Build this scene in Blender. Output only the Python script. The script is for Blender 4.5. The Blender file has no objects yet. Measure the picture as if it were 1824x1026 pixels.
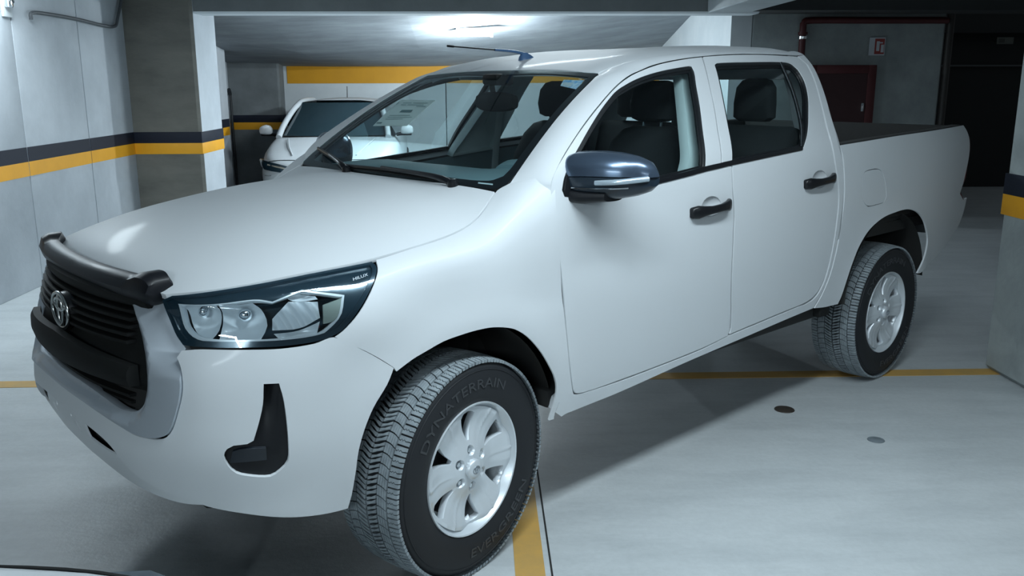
import bpy, bmesh, math, random
import numpy as np
from mathutils import Vector, Matrix
from mathutils.geometry import delaunay_2d_cdt
random.seed(4); rng = np.random.default_rng(7)
SC = bpy.context.scene; COL = SC.collection
# ------------------------------------------------------------------ camera, world, light, exposure
# garage frame: X right, Y deeper, Z up, camera over the origin; the pickup stands turned in it
TH = math.radians(49.5); OX, OY, OZ = -1.78627, -3.00437, 1.66605
PHI = math.radians(90)-TH
cam = bpy.data.cameras.new('camera'); co = bpy.data.objects.new('camera', cam); COL.objects.link(co); SC.camera = co
yaw = .831181+PHI; pit = .226917; rol = -.002446
fw = Vector((math.cos(yaw)*math.cos(pit), math.sin(yaw)*math.cos(pit), -math.sin(pit)))
rt = Vector((math.sin(yaw), -math.cos(yaw), 0)); up = rt.cross(fw)
r2 = rt*math.cos(rol)+up*math.sin(rol); u2 = -rt*math.sin(rol)+up*math.cos(rol)
co.matrix_world = Matrix(((r2.x, u2.x, -fw.x, 0), (r2.y, u2.y, -fw.y, 0), (r2.z, u2.z, -fw.z, OZ), (0, 0, 0, 1)))
cam.sensor_width = 36; cam.lens = 1582.56/1824*36; cam.clip_start = .05
w = bpy.data.worlds.new('world'); SC.world = w; w.use_nodes = True
w.node_tree.nodes['Background'].inputs[0].default_value = (.80, .92, 1, 1); w.node_tree.nodes['Background'].inputs[1].default_value = .09
vs = SC.view_settings; vs.view_transform = 'Standard'; vs.look = 'None'; vs.exposure = 0.28; vs.gamma = 1; vs.use_curve_mapping = False
LIGHTS = []
def area(loc, size, power, target, color=(.86, .95, 1.0), spread=180):
    l = bpy.data.lights.new('lamp_light', 'AREA'); l.shape = 'RECTANGLE'; l.size, l.size_y = size; l.energy = power; l.color = color; l.spread = math.radians(spread)
    o = bpy.data.objects.new('lamp_light', l); COL.objects.link(o); o.location = loc
    d = Vector(target)-Vector(loc); z = -d.normalized(); x = Vector((1, 0, 0)) if abs(z.x) < .9 else Vector((0, 1, 0)); y = z.cross(x).normalized(); x = y.cross(z)
    o.rotation_euler = Matrix((x, y, z)).transposed().to_euler(); return o
def T2W(x, y, z=0):
    s, c = math.sin(TH), math.cos(TH); return ((x-OX)*s-(y-OY)*c, (x-OX)*c+(y-OY)*s, z)
def strip(loc, ang, ln, power, target=None):
    l = bpy.data.lights.new('lamp_light', 'AREA'); l.shape = 'RECTANGLE'; l.size = ln; l.size_y = .16; l.energy = power; l.color = (.80, .93, 1.0)
    o = bpy.data.objects.new('lamp_light', l); COL.objects.link(o); o.location = loc; o.rotation_euler = (0, 0, ang); LIGHTS.append((o, ln)); return o
# ceiling tubes: a row over the driver's side, a second row further out, one over the left bay, added fills at right, far side and beyond the beam
strip(T2W(-.25, -1.75, 2.55), PHI, 1.3, 36)
strip(T2W(.95, -1.85, 2.52), PHI, 1.3, 24)
strip((-1.7, -3.0, 2.58), 0, 2.4, 230)
strip(T2W(2.2, -4.8, 2.60), PHI, 2.0, 22)  # added unseen fill lamp, evens out the light on the truck's side
strip((-3.45, 6.4, 2.55), math.pi/2, 1.6, 42).data.size_y = .4
strip(T2W(2.6, 1.4, 2.66), PHI, 1.3, 26)  # added unseen lamp that brightens the cab roof
strip((-.35, 10.6, 2.46), 0, 1.3, 60)  # unseen fill tube, kept to brighten the pillar face
area((-.55, 10.36, 2.47), (.5, .05), 30, (-.55, 12.2, 2.34))  # added light without a fixture, aimed to brighten the soffit
# ------------------------------------------------------------------ materials
MATS = {}
def mat(name, col, rough=.5, metal=0, coat=0, spec=.5, noise=None, bump=None, coord='Object', emit=None, sheen=0):
    """noise=(scale, amount, second colour, stretch); bump=(scale, strength)"""
    if name in MATS: return MATS[name]
    m = bpy.data.materials.new(name); m.use_nodes = True; nt = m.node_tree; b = nt.nodes['Principled BSDF']
    b.inputs['Base Color'].default_value = (*col, 1); b.inputs['Roughness'].default_value = rough; b.inputs['Metallic'].default_value = metal
    b.inputs['Coat Weight'].default_value = coat; b.inputs['Coat Roughness'].default_value = .09; b.inputs['Specular IOR Level'].default_value = spec
    if emit: b.inputs['Emission Color'].default_value = (*emit[0], 1); b.inputs['Emission Strength'].default_value = emit[1]
    if noise or bump:
        tc = nt.nodes.new('ShaderNodeTexCoord'); mp = nt.nodes.new('ShaderNodeMapping'); nt.links.new(tc.outputs[coord], mp.inputs[0])
    if noise:
        n = nt.nodes.new('ShaderNodeTexNoise'); n.inputs['Scale'].default_value = noise[0]; n.inputs['Detail'].default_value = 7; n.inputs['Roughness'].default_value = .62
        if len(noise) > 3: mp.inputs['Scale'].default_value = noise[3]
        cr = nt.nodes.new('ShaderNodeValToRGB'); cr.color_ramp.elements[0].position = .5-noise[1]; cr.color_ramp.elements[1].position = .5+noise[1]
        cr.color_ramp.elements[0].color = (*noise[2], 1); cr.color_ramp.elements[1].color = (*col, 1)
        nt.links.new(mp.outputs[0], n.inputs[0]); nt.links.new(n.outputs[0], cr.inputs[0]); nt.links.new(cr.outputs[0], b.inputs['Base Color'])
    if bump:
        n2 = nt.nodes.new('ShaderNodeTexNoise'); n2.inputs['Scale'].default_value = bump[0]; n2.inputs['Detail'].default_value = 5
        bp = nt.nodes.new('ShaderNodeBump'); bp.inputs['Strength'].default_value = bump[1]; bp.inputs['Distance'].default_value = .01
        nt.links.new(mp.outputs[0], n2.inputs[0]); nt.links.new(n2.outputs[0], bp.inputs['Height']); nt.links.new(bp.outputs[0], b.inputs['Normal'])
    MATS[name] = m; return m
def glassmat(name, tint, refl=1.0, rough=.0):
    m = bpy.data.materials.new(name); m.use_nodes = True; nt = m.node_tree; nt.nodes.clear()
    o = nt.nodes.new('ShaderNodeOutputMaterial'); t = nt.nodes.new('ShaderNodeBsdfTransparent'); g = nt.nodes.new('ShaderNodeBsdfGlossy'); x = nt.nodes.new('ShaderNodeMixShader')
    f = nt.nodes.new('ShaderNodeFresnel'); f.inputs[0].default_value = 1.5; ml = nt.nodes.new('ShaderNodeMath'); ml.operation = 'MULTIPLY'; ml.inputs[1].default_value = refl; ml.use_clamp = True
    t.inputs[0].default_value = (*tint, 1); g.inputs[0].default_value = (.9, .95, 1, 1); g.inputs[1].default_value = rough
    nt.links.new(f.outputs[0], ml.inputs[0]); nt.links.new(ml.outputs[0], x.inputs[0]); nt.links.new(t.outputs[0], x.inputs[1]); nt.links.new(g.outputs[0], x.inputs[2]); nt.links.new(x.outputs[0], o.inputs[0])
    return m
WHITE = mat('white_paint', (.555, .59, .615), .52, coat=.06, spec=.35)
WHITE2 = mat('white_paint_dull', (.55, .585, .61), .45, coat=.2)
SILV = mat('silver_paint', (.42, .47, .52), .40, .45, coat=.2)
BLK = mat('black_plastic', (.009, .010, .010), .65, spec=.18, bump=(900, .06))
BLKG = mat('black_gloss_trim', (.006, .007, .009), .32, coat=.05, spec=.35)
RUB = mat('tyre_rubber', (.013, .015, .018), .6, spec=.35)
TRD = mat('tread_rubber', (.28, .325, .35), .55, noise=(30, .2, (.17, .20, .22)))
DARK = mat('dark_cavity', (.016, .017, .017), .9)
LINER = mat('black_bedliner', (.018, .019, .019), .8, bump=(300, .3))
ALLOY = mat('silver_alloy', (.62, .67, .71), .36, .35, coat=.3)
CHR = mat('chrome', (.75, .79, .82), .12, 1)
CHRL = mat('lamp_reflector', (.78, .83, .87), .30, .12, coat=.5)
SEATM = mat('dark_seat_fabric', (.020, .024, .027), .9, bump=(500, .2))
DASH = mat('hazed_grey_dashboard', (.24, .36, .39), .6, bump=(600, .1))  # grey lifted towards teal: windscreen reflection put into the colour
LININ = mat('grey_headliner', (.30, .36, .38), .9)
TRIMG = mat('grey_pillar_trim', (.45, .53, .54), .8)
WINDG = glassmat('windscreen_glass', (.86, .97, .98), .55)
SIDEG = glassmat('side_glass', (.88, .97, .97), .55)
LENSG = glassmat('clear_lens', (.90, .96, .98), .9)
BEZ = mat('blue_black_bezel', (.02, .045, .065), .22, .3, coat=.5)
REDL = mat('red_lens', (.16, .02, .03), .2, coat=.5)
MIRG = mat('glossy_mirror_housing', (.09, .13, .19), .26, .75, coat=.4)
# ------------------------------------------------------------------ mesh helpers
def tag(o, label=None, cat=None, group=None, kind=None):
    if label: o['label'] = label
    if cat: o['category'] = cat
    if group: o['group'] = group
    if kind: o['kind'] = kind
    return o
def empty(name, loc=(0, 0, 0), rz=0, parent=None):
    o = bpy.data.objects.new(name, None); COL.objects.link(o); o.location = loc; o.rotation_euler = (0, 0, rz); o.parent = parent; o.empty_display_size = .2; return o
def link(name, me, m=None, parent=None, loc=None):
    o = bpy.data.objects.new(name, me); COL.objects.link(o)
    if m is not None: me.materials.append(m)
    if parent is not None: o.parent = parent
    if loc: o.location = loc
    return o
def mesh(name, V, Fc, m=None, parent=None, smooth=False, flip=False, sharp=None):
    me = bpy.data.meshes.new(name); V = [tuple(map(float, v)) for v in V]
    me.from_pydata(V, [], [tuple(reversed(f)) if flip else tuple(f) for f in Fc]); me.update()
    if smooth: me.polygons.foreach_set('use_smooth', [True]*len(me.polygons))
    if sharp is not None: me.set_sharp_from_angle(angle=math.radians(sharp))
    return link(name, me, m, parent)
def frombm(name, bm, m=None, parent=None, smooth=True, sharp=35):
    me = bpy.data.meshes.new(name); bm.normal_update(); bm.to_mesh(me); bm.free()
    if smooth:
        me.polygons.foreach_set('use_smooth', [True]*len(me.polygons)); me.set_sharp_from_angle(angle=math.radians(sharp))
    return link(name, me, m, parent)
def box(name, lo, hi, m, parent=None, bev=.0, seg=2, M=None):
    bm = bmesh.new(); bmesh.ops.create_cube(bm, size=1)
    lo = Vector(lo); hi = Vector(hi)
    for v in bm.verts: v.co = Vector((lo[i]+(hi[i]-lo[i])*(v.co[i]+.5) for i in range(3)))
    if bev > 0: bmesh.ops.bevel(bm, geom=bm.edges[:], offset=bev, segments=seg, profile=.5, affect='EDGES')
    if M is not None: bmesh.ops.transform(bm, matrix=M, verts=bm.verts)
    return frombm(name, bm, m, parent)
def catmull(P, n=6, closed=False):
    P = np.asarray(P, float); N = len(P); out = []
    rngi = range(N) if closed else range(N-1)
    for i in rngi:
        if closed: a, b, c, d = P[(i-1) % N], P[i], P[(i+1) % N], P[(i+2) % N]
        else: b, c = P[i], P[i+1]; a = P[i-1] if i else 2*b-c; d = P[i+2] if i+2 < N else 2*c-b
        for k in range(n):
            t = k/n; out.append(.5*(2*b+(c-a)*t+(2*a-5*b+4*c-d)*t*t+(3*b-a-3*c+d)*t**3))
    if not closed: out.append(P[-1])
    return np.array(out)
def tube(name, pts, r, m, parent=None, n=8, smooth=4, closed=False, taper=None, flat=1.0):
    P = catmull(pts, smooth, closed) if smooth > 1 else np.asarray(pts, float); N = len(P); V = []; Fc = []
    up_ = np.array([0, 0, 1.]); prev = None
    for i in range(N):
        t = P[(i+1) % N]-P[i-1] if (closed or 0 < i < N-1) else (P[1]-P[0] if i == 0 else P[-1]-P[-2])
        t = t/max(1e-9, np.linalg.norm(t))
        a = up_ if prev is None else prev
        if abs(a@t) > .95: a = np.array([0, 1., 0]) if abs(t[1]) < .9 else np.array([1., 0, 0])
        a = a-(a@t)*t; a /= np.linalg.norm(a); prev = a; b = np.cross(t, a)
        rr = r if taper is None else r*(taper[0]+(taper[1]-taper[0])*i/(N-1))
        for k in range(n):
            q = 2*math.pi*k/n; V.append(P[i]+rr*(math.cos(q)*a*flat+math.sin(q)*b))
    for i in range(N if closed else N-1):
        for k in range(n):
            j = (i+1) % N; Fc.append((i*n+k, j*n+k, j*n+(k+1) % n, i*n+(k+1) % n))
    if not closed: Fc.append(tuple(range(n))[::-1]); Fc.append(tuple((N-1)*n+k for k in range(n)))
    o = mesh(name, V, Fc, m, parent, smooth=True, flip=True, sharp=50); return o
def loft(name, S, m, parent=None, capa=False, capb=False, closed=True, smooth=True, flip=False, sharp=40):
    """S: list of rings (n,3)"""
    n = len(S[0]); V = np.concatenate(S); Fc = []
    for i in range(len(S)-1):
        for k in range(n if closed else n-1):
            Fc.append((i*n+k, i*n+(k+1) % n, (i+1)*n+(k+1) % n, (i+1)*n+k))
    if capa: Fc.append(tuple(range(n))[::-1])
    if capb: Fc.append(tuple((len(S)-1)*n+k for k in range(n)))
    return mesh(name, V, Fc, m, parent, smooth=smooth, flip=flip, sharp=sharp)
def lathe(prof, n=64, axis='y', c=(0, 0, 0)):
    """prof: (radius, along)"""
    R = []
    for r, a in prof:
        t = np.linspace(0, 2*np.pi, n, endpoint=False)
        if axis == 'y': R.append(np.stack([c[0]+r*np.cos(t), np.full(n, c[1]+a), c[2]+r*np.sin(t)], 1))
        else: R.append(np.stack([c[0]+r*np.cos(t), c[1]+r*np.sin(t), np.full(n, c[2]+a)], 1))
    return R
def rsec(w, h, p=3.0, n=28):
    t = np.linspace(0, 2*np.pi, n, endpoint=False); c, s = np.cos(t), np.sin(t)
    return np.stack([np.sign(c)*np.abs(c)**(2/p)*w/2, np.sign(s)*np.abs(s)**(2/p)*h/2], 1)
# polygons in a surface's own parameters
def smoothpoly(P, seg=.025, corner=42, sc=(1, 1)):
    P = np.array(P, float)*np.array(sc); N = len(P); d = np.roll(P, -1, 0)-P; L = np.linalg.norm(d, axis=1); P = P[L > 1e-6]; N = len(P)
    d = np.roll(P, -1, 0)-P; a = np.arctan2(d[:, 1], d[:, 0]); tn = np.abs((a-np.roll(a, 1)+np.pi) % (2*np.pi)-np.pi); isc = tn > math.radians(corner)
    out = []
    for i in range(N):
        b, c = P[i], P[(i+1) % N]; a_ = 2*b-c if isc[i] else P[i-1]; d_ = 2*c-b if isc[(i+1) % N] else P[(i+2) % N]
        l = np.linalg.norm(c-b); n = max(1, int(math.ceil(l/seg)))
        la = np.linalg.norm(b-a_); ld = np.linalg.norm(d_-c)
        m1 = (c-a_)/max(1e-6, l+la)*l; m2 = (d_-b)/max(1e-6, l+ld)*l
        for k in range(n):
            t = k/n; out.append((2*t**3-3*t*t+1)*b+(t**3-2*t*t+t)*m1+(-2*t**3+3*t*t)*c+(t**3-t*t)*m2)
    return np.array(out)
def area2(P): x, y = P[:, 0], P[:, 1]; return .5*np.sum(x*np.roll(y, -1)-y*np.roll(x, -1))
def shrink(P, d):
    """move a closed polyline inwards by d"""
    P = np.asarray(P, float); s = 1 if area2(P) > 0 else -1
    t = np.roll(P, -1, 0)-np.roll(P, 1, 0); t /= np.maximum(1e-9, np.linalg.norm(t, axis=1))[:, None]
    return P+d*s*np.stack([-t[:, 1], t[:, 0]], 1)
def inside(Q, P):
    x, y = Q[:, 0], Q[:, 1]; r = np.zeros(len(Q), bool); x1, y1 = P[:, 0], P[:, 1]; x2, y2 = np.roll(x1, -1), np.roll(y1, -1)
    for i in range(len(P)):
        c = ((y1[i] > y) != (y2[i] > y)); r ^= c & (x < (x2[i]-x1[i])*(y-y1[i])/(y2[i]-y1[i]+1e-12)+x1[i])
    return r
def surfn(S, u, v, e=2e-3):
    n = np.cross(S(u+e, v)-S(u-e, v), S(u, v+e)-S(u, v-e)); return n/np.maximum(1e-12, np.linalg.norm(n, axis=1))[:, None]
CEN = np.array([1.5, 0, .8])
def panel(name, S, poly, m, parent=None, holes=(), off=0., lip=.018, grid=.045, sc=(1, 1), mir=False, seg=.022, corner=42, cen=None, ready=False, both=False, back=False):
    """a piece cut out of surface S: outline and holes are polygons in (u,v); off is the distance along the outward normal"""
    loops = [np.asarray(q, float) if ready else smoothpoly(q, seg, corner, sc) for q in [poly]+list(holes)]
    B = loops[0]; lo, hi = B.min(0), B.max(0); gx = np.arange(lo[0]+grid*.37, hi[0], grid); gy = np.arange(lo[1]+grid*.37, hi[1], grid)
    G = np.array([(a, b) for a in gx for b in gy]).reshape(-1, 2)
    if len(G):
        k = inside(G, B)
        for h in loops[1:]: k &= ~inside(G, h)
        G = G[k]; allb = np.concatenate(loops)
        if len(G): G = G[np.array([((allb-g)**2).sum(1).min() > (grid*.42)**2 for g in G])]
    V = []; E = []; o = 0
    for l in loops: V += [Vector(p) for p in l]; E += [(o+i, o+(i+1) % len(l)) for i in range(len(l))]; o += len(l)
    V += [Vector(p) for p in G]
    vo, eo, fo, *_ = delaunay_2d_cdt(V, E, [], 1, 1e-6)
    C_ = np.array([(vo[f[0]]+vo[f[1]]+vo[f[2]])/3 for f in fo])[:, :2]; ok = inside(C_, B)
    for h in loops[1:]: ok &= ~inside(C_, h)
    fo = [f for f, k in zip(fo, ok) if k]; used = sorted({i for f in fo for i in f}); rmp = {a: b for b, a in enumerate(used)}
    vo = [vo[i] for i in used]; fo = [[rmp[i] for i in f] for f in fo]
    Q = np.array([tuple(v) for v in vo])/np.array(sc); u, v = Q[:, 0], Q[:, 1]; P = S(u, v); n = surfn(S, u, v)
    cc = CEN if cen is None else np.array(cen)
    if np.mean(np.sum(n*(P-cc), 1)) < 0: n = -n
    of = off(u, v) if callable(off) else off
    n0 = n
    if callable(off):
        S2 = lambda a, b: S(a, b)+surfsign*surfn(S, a, b)*off(a, b)[:, None]
        surfsign = 1 if np.mean(np.sum(surfn(S, u, v)*(P-cc), 1)) > 0 else -1
        n = surfn(S2, u, v); 
        if np.mean(np.sum(n*n0, 1)) < 0: n = -n
        P = P+n0*of[:, None]
    else: P = P+n0*of
    tri = []
    for f in fo:
        a, b, c = P[f[0]], P[f[1]], P[f[2]]; nn = np.cross(b-a, c-a)
        tri.append(f if nn@n0[f[0]] > 0 else f[::-1])
    VV = list(P); NN = [n[i] for f in tri for i in f]; FF = [tuple(f) for f in tri]
    cnt = {}
    if lip:
        for f in tri:
            for i in range(3):
                a, b = f[i], f[(i+1) % 3]; cnt[(a, b)] = cnt.get((a, b), 0)+1
        for (a, b) in [e for e in cnt if (e[1], e[0]) not in cnt]:
            i0 = len(VV); A, Bp = P[a], P[b]; VV += [A, A-n0[a]*lip, Bp-n0[b]*lip, Bp]; fn = np.cross(-n0[a]*lip, Bp-A); fn /= max(1e-9, np.linalg.norm(fn))
            FF.append((i0, i0+1, i0+2, i0+3)); NN += [(.6*n0[a]+.8*fn), fn, fn, (.6*n0[b]+.8*fn)]
    V3 = np.array(VV)
    if mir: V3 = V3*[1, -1, 1]; FF = [f[::-1] for f in FF]; k = 0; N2 = []
    if mir:
        for f in FF: s = NN[k:k+len(f)][::-1]; N2 += [np.array(q)*[1, -1, 1] for q in s]; k += len(f)
        NN = N2
    me = bpy.data.meshes.new(name); me.from_pydata([tuple(map(float, q)) for q in V3], [], FF); me.update()
    me.polygons.foreach_set('use_smooth', [True]*len(me.polygons))
    me.normals_split_custom_set([tuple(map(float, q/np.linalg.norm(q))) for q in NN])
    return link(name, me, m, parent)
def textmesh(s, size, extrude=0):
    cu = bpy.data.curves.new('t', 'FONT'); cu.body = s; cu.size = size; cu.extrude = extrude; cu.align_x = 'CENTER'; cu.align_y = 'CENTER'; cu.resolution_u = 3
    o = bpy.data.objects.new('t', cu); COL.objects.link(o); bpy.context.view_layer.update()
    me = bpy.data.meshes.new_from_object(o.evaluated_get(bpy.context.evaluated_depsgraph_get())); bpy.data.objects.remove(o); bpy.data.curves.remove(cu)
    V = [tuple(v.co) for v in me.vertices]; Fc = [tuple(p.vertices) for p in me.polygons]; bpy.data.meshes.remove(me); return V, Fc
# ------------------------------------------------------------------ surfaces
# ---------------------------------------------------------------- surfaces of the pickup (metres, front axle at x=0, nose towards -x)
def nspline(t, P):
    """natural cubic spline through P at knots t -> function of scalar/array u (extrapolates linearly)"""
    t = np.asarray(t, float); P = np.asarray(P, float); n = len(t); sh = P.shape
    Q = P.reshape(n, -1); h = np.diff(t)
    A = np.zeros((n, n)); B = np.zeros_like(Q); A[0, 0] = A[-1, -1] = 1
    for i in range(1, n-1):
        A[i, i-1] = h[i-1]; A[i, i] = 2*(h[i-1]+h[i]); A[i, i+1] = h[i]
        B[i] = 3*((Q[i+1]-Q[i])/h[i]-(Q[i]-Q[i-1])/h[i-1])
    c = np.linalg.solve(A, B); b = (Q[1:]-Q[:-1])/h[:, None]-h[:, None]*(2*c[:-1]+c[1:])/3; d = (c[1:]-c[:-1])/(3*h[:, None])
    bend = b[-1]+2*c[-2]*h[-1]+3*d[-1]*h[-1]**2
    def f(u):
        u = np.asarray(u, float); s = u.ravel(); i = np.clip(np.searchsorted(t, s)-1, 0, n-2); x = s-t[i]
        r = Q[i]+b[i]*x[:, None]+c[i]*x[:, None]**2+d[i]*x[:, None]**3
        lo = s < t[0]; hi = s > t[-1]
        r[lo] = Q[0]+b[0]*(s[lo]-t[0])[:, None]; r[hi] = Q[-1]+bend*(s[hi]-t[-1])[:, None]
        return r.reshape(u.shape+sh[1:])
    return f
# half width of the cab side against height
GZ = nspline([.36,.5,.62,.75,.88,1.0,1.1,1.2,1.3,1.37,1.46,1.55,1.65,1.72,1.78], [.812,.838,.852,.861,.867,.868,.866,.860,.848,.832,.790,.742,.688,.647,.605])
GX = nspline([-.6,.3,1.2,2.4,3.1,3.6,4.0,4.2], [-.018,-.006,0,0,-.004,-.016,-.034,-.05])
WR = 3.085
def arch(x, z):
    o = 0
    for cx, cz in ((0,.42),(3.02,.46)):
        d = np.hypot(x-cx, z-cz); o = o+.016*np.exp(-((d-.46)/.10)**2)
    return o
def D(u, v):
    u = np.asarray(u, float); v = np.asarray(v, float)
    return np.stack([u, -(GZ(v)+GX(u)+arch(u, v)), v], -1)
# fascia and fender net: rows at fixed heights, last two roll over to the bonnet gap
ZL = [.36,.5,.62,.75,.88,1.0]
ROWS = {
 .36: [(-.925,0),(-.92,-.22),(-.90,-.42),(-.86,-.57),(-.79,-.68),(-.70,-.745),(-.57,-.785)],
 .5:  [(-.985,0),(-.98,-.22),(-.962,-.42),(-.915,-.57),(-.835,-.68),(-.73,-.752),(-.59,-.80)],
 .62: [(-1.035,0),(-1.028,-.22),(-1.0,-.42),(-.945,-.57),(-.86,-.69),(-.75,-.765),(-.60,-.815)],
 .75: [(-1.02,0),(-1.012,-.22),(-.985,-.42),(-.93,-.57),(-.85,-.69),(-.742,-.765),(-.60,-.818)],
 .88: [(-1.0,0),(-.99,-.22),(-.962,-.42),(-.905,-.57),(-.825,-.685),(-.72,-.76),(-.59,-.815)],
 1.0: [(-.955,0),(-.947,-.22),(-.92,-.42),(-.87,-.555),(-.79,-.665),(-.69,-.742),(-.565,-.80)]}
TOP = [(-.905,0,1.092),(-.90,-.22,1.094),(-.885,-.42,1.092),(-.862,-.548,1.086),(-.77,-.635,1.098),(-.655,-.69,1.112),(-.52,-.73,1.127),(-.36,-.76,1.140),(-.16,-.775,1.165),(-.01,-.765,1.185),(.097,-.745,1.212),(.174,-.72,1.249),(.268,-.68,1.305),(.37,-.66,1.345)]
MIDX = [(-.925,0,1.06),(-.918,-.22,1.06),(-.90,-.42,1.06),(-.868,-.556,1.055),(-.787,-.66,1.06),(-.68,-.725,1.07),(-.555,-.775,1.085),(-.39,-.812,1.095),(-.17,-.84,1.115),(-.01,-.845,1.13),(.10,-.84,1.15),(.18,-.838,1.19),(.272,-.842,1.252),(.37,-.840,1.305)]
XS = [-.42,-.17,0,.10,.18,.28,.40]
def fnet():
    N = []
    for i in range(14):
        r = []
        for z in ZL:
            if i < 7: x, y = ROWS[z][i]
            else: x = XS[i-7]; y = -(float(GZ(z))+float(GX(x)))
            r.append((x, y, z))
        r.append(MIDX[i]); r.append(TOP[i]); N.append(r)
    return np.array(N)
FN = fnet(); _m = FN[:, 3]; FS = np.concatenate([[0], np.cumsum(np.linalg.norm(np.diff(_m, axis=0), axis=1))])
FV = np.array([.36,.5,.62,.75,.88,1.0,1.10,1.20]); _fs = nspline(FS, FN)
def F(u, v):
    u = np.asarray(u, float); v = np.asarray(v, float); sh = u.shape; uu = np.abs(u.ravel()); vv = v.ravel()
    row = _fs(uu)                                      # (n,8,3)
    # vectorised natural spline across rows: linear operator on rows
    W = _rowop(vv)                                     # (n,8)
    P = np.einsum('nk,nkc->nc', W, row); a = arch(P[:, 0], P[:, 2])*(uu > FS[6]); P[:, 1] -= a*np.clip((uu-FS[6])/.12, 0, 1)
    P[:, 1] *= np.where(u.ravel() < 0, -1, 1)
    return P.reshape(sh+(3,))
_rowop = nspline(FV, np.eye(8))
# bonnet
EW = np.array(TOP[3:13]); _e = np.concatenate([[0], np.cumsum(np.linalg.norm(np.diff(EW, axis=0), axis=1))]); _E = nspline(_e/_e[-1], EW)
CW = [(0,-.905,1.092),(.05,-.86,1.128),(.16,-.72,1.186),(.3,-.56,1.228),(.45,-.39,1.258),(.6,-.20,1.282),(.75,-.02,1.296),(.9,.15,1.303),(1,.232,1.305)]
_C = nspline([c[0] for c in CW], [(c[1],c[2]) for c in CW])
def Hd(u, v):
    u = np.asarray(u, float); v = np.asarray(v, float); E = _E(v); C = _C(v); a = np.abs(u)
    k = a**2; kz = a**2.8
    return np.stack([C[..., 0]+(E[..., 0]-C[..., 0])*k, u*np.abs(E[..., 1]), C[..., 1]+(E[..., 2]-C[..., 1])*kz], -1)
# windscreen: u across, v up
def WSF(u, v):
    u = np.asarray(u, float); v = np.asarray(v, float); k = u**2
    xb = .225+.05*k; xt = .905+.02*k; yb = .710; yt = .560
    x = xb+(xt-xb)*v; y = u*(yb+(yt-yb)*v); z = 1.305+(1.725-.015*k-1.305)*v+.030*np.sin(np.pi*np.clip(v, -.2, 1.2))
    return np.stack([x-.0*v, y, z], -1)
# roof: u=x, v=y
RZ = nspline([.85,.93,1.05,1.25,1.6,2.0,2.3,2.42,2.5], [1.69,1.728,1.766,1.798,1.826,1.842,1.842,1.825,1.79])
def RF(u, v):
    u = np.asarray(u, float); v = np.asarray(v, float); a = np.abs(v)
    return np.stack([u, v, RZ(u)-.012*(a/.55)**2-.05*np.clip((a-.42)/.20, 0, 2)**2.4], -1)
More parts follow.
